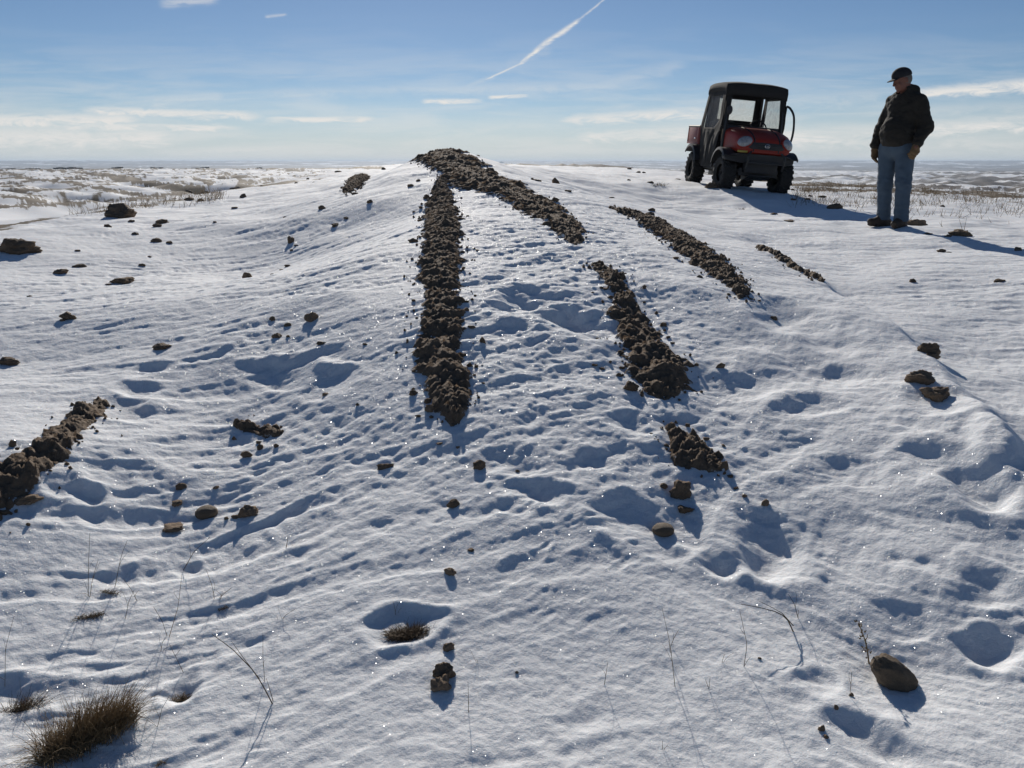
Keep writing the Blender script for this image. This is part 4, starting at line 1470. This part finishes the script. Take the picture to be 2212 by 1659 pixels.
def grid_panel(name, fn, nu, nv, mat, hole=None, parent=None, th=.008, label=None):
    vs, idx = [], {}
    for i in range(nu + 1):
        for j in range(nv + 1):
            idx[i, j] = len(vs)
            vs.append(fn(i / nu, j / nv))
    q = []
    for i in range(nu):
        for j in range(nv):
            if hole and hole((i + .5) / nu, (j + .5) / nv):
                continue
            q.append((idx[i, j], idx[i + 1, j], idx[i + 1, j + 1], idx[i, j + 1]))
    o = link(name, mesh_np(name, np.array(vs), np.array(q)), mat, parent or car)
    if label:
        o['label'] = label
    return solid(o, th)


# canvas roof with its skirt
def roof_fn(u, v):
    x, y = (u * 2 - 1), (v * 2 - 1)
    dx, dy = abs(x), abs(y)
    X, Y = .635 * math.copysign(min(dx * 1.09, 1), x), .02 + .56 * math.copysign(min(dy * 1.09, 1), y)
    e = max(dx, dy)
    z = 2.005 - .055 * dx ** 4 - .045 * dy ** 4 - .02 * dy * dy
    if e > .9:
        z -= (e - .9) / .1 * (.19 if dy > dx and y < 0 else .13)
    z += .006 * math.sin(9 * x + 3 * y) * (1 - e)
    return (X, Y, z)


grid_panel('canvas_roof', roof_fn, 40, 40, FABRIC)
_zf = [.38, .6, .8, 1.2, 1.5, 1.9]


def side_fn(s, seed):
    yf = lambda z: float(np.interp(z, _zf, [-.22, -.34, -.46, -.585, -.56, -.50]))
    yr = lambda z: float(np.interp(z, _zf, [.50, .62, .70, .70, .64, .54]))
    xo = lambda z: float(np.interp(z, _zf, [.615, .635, .655, .655, .64, .615]))

    def fn(u, v):
        z = .38 + 1.50 * v
        y = yf(z) + (yr(z) - yf(z)) * u
        k = float(perlin(np.array([y * 4 + z * 2.2 + seed]), np.array([z * 1.5 - y * 1.2]), seed)[0]) * (.030 if v < .46 else .010)
        return (s * (xo(z) + k), y, z)
    return fn


def in_window(u, v):
    return .15 < u < .86 and .50 < v < .90 and not (u < .32 and v < .50 + (.32 - u) * .6)


for s, sd in ((-1, 3), (1, 8)):
    fn = side_fn(s, sd)
    pan = grid_panel('canvas_door' if s < 0 else 'side_curtain', fn, 56, 60, FABRIC, hole=in_window, label=None)

    def pane_fn(u, v, fn=fn, s=s):
        p = fn(.12 + .77 * u, .48 + .44 * v)
        return (p[0] - s * .012 + s * .008 * math.sin(5 * u + 7 * v), p[1], p[2])
    grid_panel('vinyl_window', pane_fn, 24, 24, VINYL, parent=pan, th=.002)
    if s < 0:                                         # zip strip and the pale creased flap low on the door
        b = BM()
        b.tube([(-.668, -.10, 1.05), (-.690, .05, .75), (-.66, .10, .45)], .010)
        b.done('zip_flap', BLACK, pan)


def back_fn(u, v):
    return ((u * 2 - 1) * .60, .60 + .02 * math.sin(7 * u) * (1 - v), .98 + .92 * v)


bk = grid_panel('rear_curtain', back_fn, 40, 32, FABRIC, hole=lambda u, v: .20 < u < .84 and .36 < v < .80)
grid_panel('vinyl_window', lambda u, v: (-.38 + .81 * u, .594 + .004 * math.sin(9 * u), 1.29 + .45 * v), 12, 8, VINYL, parent=bk, th=.002)
for s in (-1, 1):
    b = BM()
    b.loft([[Vector((s * (xa), ya, z)), Vector((s * (xa - .10), ya - .012, z)), Vector((s * (xa - .10), ya + .02, z)), Vector((s * xa, ya + .06, z))] for xa, ya, z in ((.64, -.60, 1.12), (.63, -.585, 1.35), (.61, -.545, 1.62), (.60, -.51, 1.88))])
    b.done('windscreen_pillar', FABRIC, car)
b = BM()
b.ball((-.56, -.66, 1.46), (.06, .025, .085))
b.done('mirror', BLACK, car)
# the half open door frame on the far side
b = BM()
b.tube([(.655, -.52, 1.62), (.71, -.58, 1.585), (.775, -.66, 1.45), (.80, -.70, 1.20), (.785, -.70, .98), (.735, -.64, .80), (.675, -.56, .72)], .022)
b.tube([(.655, -.52, .90), (.775, -.69, .92)], .018, smooth=0).tube([(.655, -.52, 1.62), (.655, -.50, .72)], .018, smooth=0)
b.done('door_frame', STEELTUBE, car)

# cargo bed
b = BM()
b.box((-.66, .74, .80), (.66, 1.56, .84)).box((-.66, .74, .8402), (-.63, 1.56, 1.14)).box((.63, .74, .8402), (.66, 1.56, 1.14)).box((-.6298, .74, .8402), (.6298, .77, 1.14)).box((-.6298, 1.53, .8402), (.6298, 1.56, 1.14))
for y0 in (.80, 1.50):
    b.box((-.672, y0 - .02, .8402), (-.6602, y0 + .02, 1.13))
bed = b.done('cargo_bed', RED_DULL, car, bevel=.006)
b = BM()
b.tube([(-.645, .75, 1.155), (-.645, 1.55, 1.155)], .024, smooth=0).tube([(.645, .75, 1.155), (.645, 1.55, 1.155)], .024, smooth=0)
b.done('bed_rail', BLACK, bed)
b = BM()
b.box((-.69, .90, .90), (-.6725, .98, .93))
b.done('latch', CHROME, bed, bevel=.003)


# ------------------------------------------------------------------ the person: surfaces grown from distance fields
def surf_net(f, lo, hi, h):
    lo, hi = np.array(lo, float), np.array(hi, float)
    n = np.ceil((hi - lo) / h).astype(int) + 1
    ax = [lo[k] + h * np.arange(n[k]) for k in range(3)]
    G = np.stack(np.meshgrid(*ax, indexing='ij'), -1).reshape(-1, 3)
    v = f(G).reshape(n)
    ins = v < 0
    c = np.zeros(n - 1, int)
    offs = [(i, j, k) for i in (0, 1) for j in (0, 1) for k in (0, 1)]
    sl_ = lambda o: tuple(slice(o[k], n[k] - 1 + o[k]) for k in range(3))
    for o in offs:
        c += ins[sl_(o)]
    act = (c > 0) & (c < 8)
    idx = -np.ones(n - 1, int)
    idx[act] = np.arange(act.sum())
    base = np.argwhere(act)
    acc = np.zeros((len(base), 3))
    cnt = np.zeros(len(base))
    for a in offs:
        for k in range(3):
            if a[k]:
                continue
            b_ = list(a)
            b_[k] = 1
            va = v[tuple((base + a).T)]
            vb = v[tuple((base + b_).T)]
            m = (va < 0) != (vb < 0)
            t = np.where(m, va / (va - vb + 1e-12), 0)
            p = base + np.array(a) + t[:, None] * np.eye(3)[k]
            acc[m] += p[m]
            cnt[m] += 1
    co = lo + h * acc / cnt[:, None]
    quads_ = []
    for k in range(3):
        a = ins
        s0 = [slice(None)] * 3
        s1 = [slice(None)] * 3
        s0[k], s1[k] = slice(0, -1), slice(1, None)
        cr = a[tuple(s0)] != a[tuple(s1)]
        e = np.argwhere(cr)
        k1, k2 = (k + 1) % 3, (k + 2) % 3
        ok = (e[:, k1] > 0) & (e[:, k2] > 0) & (e[:, k1] < n[k1] - 1) & (e[:, k2] < n[k2] - 1)
        e = e[ok]
        flip = ~a[tuple(e.T)]

        def cell(d1, d2):
            q = e.copy()
            q[:, k1] += d1
            q[:, k2] += d2
            return idx[tuple(q.T)]
        q = np.stack([cell(-1, -1), cell(0, -1), cell(0, 0), cell(-1, 0)], -1)
        q[flip] = q[flip][:, ::-1]
        quads_.append(q)
    return co, np.vstack(quads_)


V3 = lambda *a: np.array(a, float)


def cone(p, a, b, ra, rb):
    a, b = np.asarray(a, float), np.asarray(b, float)
    d = b - a
    h = np.clip((p - a) @ d / (d @ d), 0, 1)
    return np.linalg.norm(p - a - h[:, None] * d, axis=1) - (ra + (rb - ra) * h)


def ell(p, c, r, axes=None):
    q = p - np.asarray(c, float)
    if axes is not None:
        q = q @ np.array(axes).T
    r = np.asarray(r, float)
    k0 = np.linalg.norm(q / r, axis=1)
    k1 = np.linalg.norm(q / (r * r), axis=1) + 1e-9
    return k0 * (k0 - 1) / k1


def smin(k, *ds):
    d = ds[0]
    for e in ds[1:]:
        h = np.clip(.5 + .5 * (e - d) / k, 0, 1)
        d = e + (d - e) * h - k * h * (1 - h)
    return d


def chain(p, pts, rad, k=.02):
    return smin(k, *[cone(p, pts[i], pts[i + 1], rad[i], rad[i + 1]) for i in range(len(pts) - 1)])


fw = V3(-.55, -.835, 0)
fw /= np.linalg.norm(fw)
lt = V3(-fw[1], fw[0], 0)
upv = V3(0, 0, 1)
AX = [lt, fw, upv]
CEN = {z: V3(np.interp(z, [.9, 1.1, 1.3, 1.45, 1.55], [-.02, .02, .075, .10, .085]), np.interp(z, [.9, 1.1, 1.3, 1.45, 1.55], [-.03, 0, .03, .05, .04]), z) for z in np.round(np.arange(.8, 1.7, .01), 2)}
TT = lambda la, f, z: CEN[round(z, 2)] + la * lt + f * fw

hf = V3(-.88, -.42, -.30)
hf /= np.linalg.norm(hf)
hl = np.cross(upv, hf)
hl /= np.linalg.norm(hl)
hu = np.cross(hf, hl)
HC = V3(.045, .0, 1.645)
HA = [hl, hf, hu]
Hp = lambda la, f, u: HC + la * hl + f * hf + u * hu

ELB, WRL, ELR, WRR = V3(.285, -.10, 1.13), V3(.195, -.22, .955), V3(-.175, .16, 1.13), V3(-.250, .105, .93)
SHL, SHR = TT(.165, 0, 1.41), TT(-.17, 0, 1.41)
HPR, KNR, ANR = V3(-.105, .045, .88), V3(-.148, .02, .50), V3(-.168, .045, .09)
HPL, KNL, ANL = V3(.070, -.055, .88), V3(.045, -.135, .50), V3(.018, -.165, .09)


def body_f(p):
    torso = smin(.06, ell(p, TT(0, 0, 1.28), (.165, .115, .24), AX), ell(p, TT(0, .03, 1.04), (.165, .14, .2), AX), ell(p, TT(0, 0, .92), (.175, .125, .12), AX))
    arms = np.minimum(chain(p, [SHL, ELB, WRL, WRL + (WRL - ELB) * .28], [.055, .040, .030, .028]), chain(p, [SHR, ELR, WRR, WRR + (WRR - ELR) * .28], [.055, .040, .030, .028]))
    legs = np.minimum(chain(p, [HPR, KNR, ANR], [.088, .058, .042]), chain(p, [HPL, KNL, ANL], [.088, .058, .042]))
    feet = np.minimum(cone(p, ANR - [0, 0, .04], ANR + [-.11, -.045, -.05], .04, .03), cone(p, ANL - [0, 0, .04], ANL + [-.055, -.10, -.05], .04, .03))
    d = smin(.045, torso, arms, legs)
    d = smin(.02, d, feet)
    neck = cone(p, TT(0, 0, 1.44), Hp(0, -.02, -.06), .062, .055)
    skull = ell(p, Hp(0, -.01, .025), (.076, .098, .098), HA)
    jaw = ell(p, Hp(0, .025, -.055), (.058, .070, .062), HA)
    head = smin(.03, skull, jaw)
    chin = ell(p, Hp(0, .082, -.098), (.022, .018, .018), HA)
    cheek = np.minimum(ell(p, Hp(.042, .062, -.025), (.022, .022, .024), HA), ell(p, Hp(-.042, .062, -.025), (.022, .022, .024), HA))
    nose = smin(.008, cone(p, Hp(0, .090, .022), Hp(0, .112, -.022), .009, .014), np.minimum(cone(p, Hp(.012, .098, -.026), Hp(.012, .1, -.026), .009, .009), cone(p, Hp(-.012, .098, -.026), Hp(-.012, .1, -.026), .009, .009)))
    brow = cone(p, Hp(-.036, .084, .032), Hp(.036, .084, .032), .012, .012)
    lips = np.minimum(cone(p, Hp(-.020, .092, -.054), Hp(.020, .092, -.054), .007, .007), cone(p, Hp(-.018, .090, -.068), Hp(.018, .090, -.068), .008, .008))
    ears = np.minimum(ell(p, Hp(.080, -.012, -.002), (.010, .022, .034), HA), ell(p, Hp(-.080, -.012, -.002), (.010, .022, .034), HA))
    head = smin(.015, head, chin, cheek, brow)
    head = smin(.010, head, nose, lips, ears)
    eyes = np.minimum(ell(p, Hp(.034, .096, .010), (.017, .014, .010), HA), ell(p, Hp(-.034, .096, .010), (.017, .014, .010), HA))
    head = np.maximum(head, -eyes)
    return smin(.025, d, neck, head)


def jacket_f(p):
    tor = smin(.07, ell(p, TT(0, -.005, 1.28), (.205, .155, .25), AX), ell(p, TT(0, .035, 1.04), (.190, .180, .23), AX), cone(p, TT(-.12, 0, 1.425), TT(.12, 0, 1.425), .080, .080))
    sl_l = chain(p, [SHL, ELB, WRL], [.084, .074, .060], .03)
    sl_r = chain(p, [SHR, ELR, WRR], [.082, .070, .056], .03)
    hood = smin(.04, ell(p, TT(0, -.085, 1.52), (.105, .080, .085), AX), cone(p, TT(.07, -.05, 1.54), TT(-.07, -.05, 1.54), .055, .055))
    col = cone(p, TT(0, .01, 1.45), TT(0, .02, 1.54), .098, .086)
    d = smin(.05, tor, hood, col)
    d = smin(.035, d, sl_l)
    d = smin(.035, d, sl_r)
    hem = np.exp(-((p[:, 2] - .90) / .022) ** 2) * .012
    d = d + hem * ((np.abs(p[:, 0]) < .2) & (p[:, 2] < .95))
    d = d + .010 * fbm3(p * [9, 9, 13] + 3, 401, 3, .55) + .004 * np.sin(p[:, 2] * 70 + 5 * perlin3(p * 6, 403)) * np.exp(-((p[:, 2] - 1.02) / .12) ** 2)
    # open neck for the head, straight hem, open cuffs
    d = np.maximum(d, -cone(p, TT(0, .035, 1.50), Hp(0, .06, -.02), .062, .085))
    d = np.maximum(d, .872 + .012 * np.sin(p[:, 0] * 14) - p[:, 2])
    return d


def jeans_f(p):
    hips = ell(p, TT(0, .005, .92), (.190, .145, .15), AX)
    r = chain(p, [HPR, KNR, ANR], [.112, .084, .076], .03)
    l = chain(p, [HPL, KNL, ANL], [.112, .086, .078], .03)
    d = smin(.03, hips, np.minimum(r, l))
    low = np.exp(-((p[:, 2] - .13) / .12) ** 2) + .7 * np.exp(-((p[:, 2] - .5) / .09) ** 2) + .35
    d = d + low * (.009 * perlin3(p * [8, 8, 17] + 2, 411) + .0045 * perlin3(p * [20, 20, 40], 412))
    return np.maximum(np.maximum(d, .075 - p[:, 2]), p[:, 2] - 1.0)


def boot_f(an, toe, sd):
    toe = np.array(toe, float)
    d0 = toe / np.linalg.norm(toe)
    side = V3(-d0[1], d0[0], 0)
    heel = V3(an[0], an[1], .05) - d0 * .05

    def f(p):
        foot = smin(.03, cone(p, heel, heel + toe * .55 + [0, 0, .012], .047, .052), cone(p, heel + toe * .5, heel + toe, .052, .043))
        shaft = cone(p, V3(an[0], an[1], .06), V3(an[0], an[1], .17), .056, .066)
        d = smin(.03, foot, shaft) + .003 * perlin3(p * 30, sd)
        sole = np.maximum(smin(.02, cone(p, heel, heel + toe, .056, .052)), np.abs(p[:, 2] - .012) - .014)
        d = np.minimum(d, sole)
        return np.maximum(d, -.004 - p[:, 2])
    return f


def glove_f(w, d, n, s=1.0, curl=.5):
    """w wrist, d towards the fingers, n out of the back of the hand; s = side of the thumb"""
    d = np.array(d, float) / np.linalg.norm(d)
    n = np.array(n, float)
    n -= d * (n @ d)
    n /= np.linalg.norm(n)
    t = np.cross(d, n) * s
    L = lambda a, b, c: np.array(w) + a * t + b * d + c * n

    def f(p):
        palm = smin(.02, cone(p, L(.020, .045, 0), L(.024, .095, 0), .022, .021), cone(p, L(-.020, .045, 0), L(-.026, .09, 0), .022, .020), cone(p, L(0, .03, 0), L(0, .09, .002), .026, .022))
        cuff = smin(.02, cone(p, L(0, -.025, 0), L(0, .02, 0), .044, .036))
        out = smin(.02, palm, cuff)
        for i, (o, ln, r) in enumerate(((.030, .078, .0125), (.010, .088, .0130), (-.011, .082, .0125), (-.031, .064, .0115))):
            c0 = curl + .08 * i
            p0 = L(o, .092, .002)
            ang = 0
            pts = [p0]
            for k, fr in enumerate((.42, .33, .25)):
                ang += c0 * (.55, .9, .7)[k]
                pts.append(pts[-1] + (d * math.cos(ang) - n * math.sin(ang)) * ln * fr + t * (o * .05))
            fg = chain(p, pts, [r * 1.08, r * 1.02, r, r * .85], .004)
            out = smin(.006, out, fg)
        th = chain(p, [L(.030, .030, -.004), L(.052, .058, -.014), L(.050, .086, -.028), L(.042, .105, -.036)], [.020, .0165, .015, .012], .006)
        out = smin(.010, out, th)
        return out + .0015 * perlin3(p * 60, 420)
    return f


def cap_f(p):
    dome = ell(p, Hp(0, -.012, .058), (.092, .116, .086), HA)
    q = p - Hp(0, 0, .038)
    dome = np.maximum(dome, -(q @ hu) - .02 * np.clip(-(q @ hf), -1, 1))
    qq = p - Hp(0, .105, .042)
    brim = np.maximum(ell(p, Hp(0, .098, .046), (.082, .072, .05), HA), np.abs(qq @ hu + 1.6 * (qq @ hl) ** 2 + .18 * (qq @ hf)) - .006)
    brim = np.maximum(brim, -(p - Hp(0, .05, 0)) @ hf)
    return smin(.012, dome, brim)


def hair_f(p):
    d = ell(p, Hp(0, -.018, .018), (.082, .100, .090), HA)
    q = p - HC
    d = np.maximum(d, (q @ hf) - .005)
    d = np.maximum(d, (q @ hu) - .07)
    d = np.maximum(d, -(q @ hu) - .055)
    return d + .003 * perlin3(p * 60, 430)


SKIN = simple('skin', (.16, .065, .042), .65, .25, 40)
JACKET = simple('olive_brown_canvas', (.019, .0155, .011), .95, .4, 14, .3, 70)
JEANS = simple('faded_denim', (.060, .090, .125), .9, .35, 10, .3, 160)
GLOVE = simple('tan_leather', (.135, .080, .034), .85, .35, 30, .25, 120)
BOOT = simple('brown_boot', (.050, .033, .022), .75, .4, 30, .2, 90)
CAPM = simple('black_cap', (.014, .014, .017), .9, .3, 30)
HAIR = simple('grey_hair', (.13, .115, .10), .8, .4, 90)

man = bpy.data.objects.new('person', None)
COL.objects.link(man)
tag(man, 'person in a dark jacket, jeans, cap and tan work gloves looking down at the mound', 'person')
mp = hit(1925, 487)
mp = Vector((px(1942, 490)[0] * 10.0, 10.0, 0))
mp.z = gz(mp.x, mp.y) - .01
man.location = mp
man.rotation_euler = (0, 0, -math.atan2(mp.x, mp.y) * .92)


def grow(name, f, lo, hi, h, mat, label=None):
    co, q = surf_net(f, lo, hi, h)
    co[:, 0] -= .117 * co[:, 2]                       # he stands upright
    o = link(name, mesh_np(name, co, q), mat, man)
    if label:
        o['label'] = label
    return o


grow('body', body_f, (-.40, -.36, -.02), (.44, .36, 1.80), .009, SKIN)
grow('jacket', jacket_f, (-.38, -.36, .84), (.46, .34, 1.70), .0085, JACKET)
grow('jeans', jeans_f, (-.32, -.30, .05), (.26, .22, 1.02), .0085, JEANS)
grow('boot', boot_f(ANR, (-.185, -.075, 0), 1), (-.48, -.16, -.02), (-.02, .22, .25), .006, BOOT)
grow('boot', boot_f(ANL, (-.095, -.170, 0), 2), (-.24, -.46, -.02), (.16, .02, .25), .006, BOOT)
grow('glove', glove_f(WRR + V3(-.004, -.006, -.03), (-.10, -.12, -.98), (-.75, .6, .1), 1, .45), (-.42, -.10, .60), (-.12, .24, 1.02), .0038, GLOVE)
grow('glove', glove_f(WRL + V3(-.012, -.012, -.02), (-.34, -.22, -.92), (.45, -.88, .05), -1, .5), (.0, -.42, .68), (.34, -.08, 1.06), .0038, GLOVE)
grow('cap', cap_f, (-.22, -.24, 1.55), (.25, .22, 1.85), .0055, CAPM)
grow('hair', hair_f, (-.15, -.18, 1.5), (.22, .2, 1.8), .006, HAIR)


# ------------------------------------------------------------------ the air between here and the far hills
ztop = max(float(gzv.max()), EYE) + 1.5
zbot = float(gzv.min()) - 1.0
b = bmesh.new()
bmesh.ops.create_cube(b, size=1, matrix=Matrix.Translation((0, 0, (ztop + zbot) / 2)) @ Matrix.Diagonal((41000, 41000, ztop - zbot, 1)))
me = bpy.data.meshes.new('haze')
b.to_mesh(me)
b.free()
hm = bpy.data.materials.new('haze')
hm.use_nodes = True
ht = NT(hm.node_tree)
ho = ht.n('ShaderNodeOutputMaterial')
hv = ht.n('ShaderNodeVolumePrincipled')
hv.inputs['Color'].default_value = (.66, .80, .98, 1)
hv.inputs['Density'].default_value = 1.3e-4
hv.inputs['Anisotropy'].default_value = .2
ht.link(hv.outputs[0], ho.inputs['Volume'])
tag(link('haze', me, hm), kind='stuff')
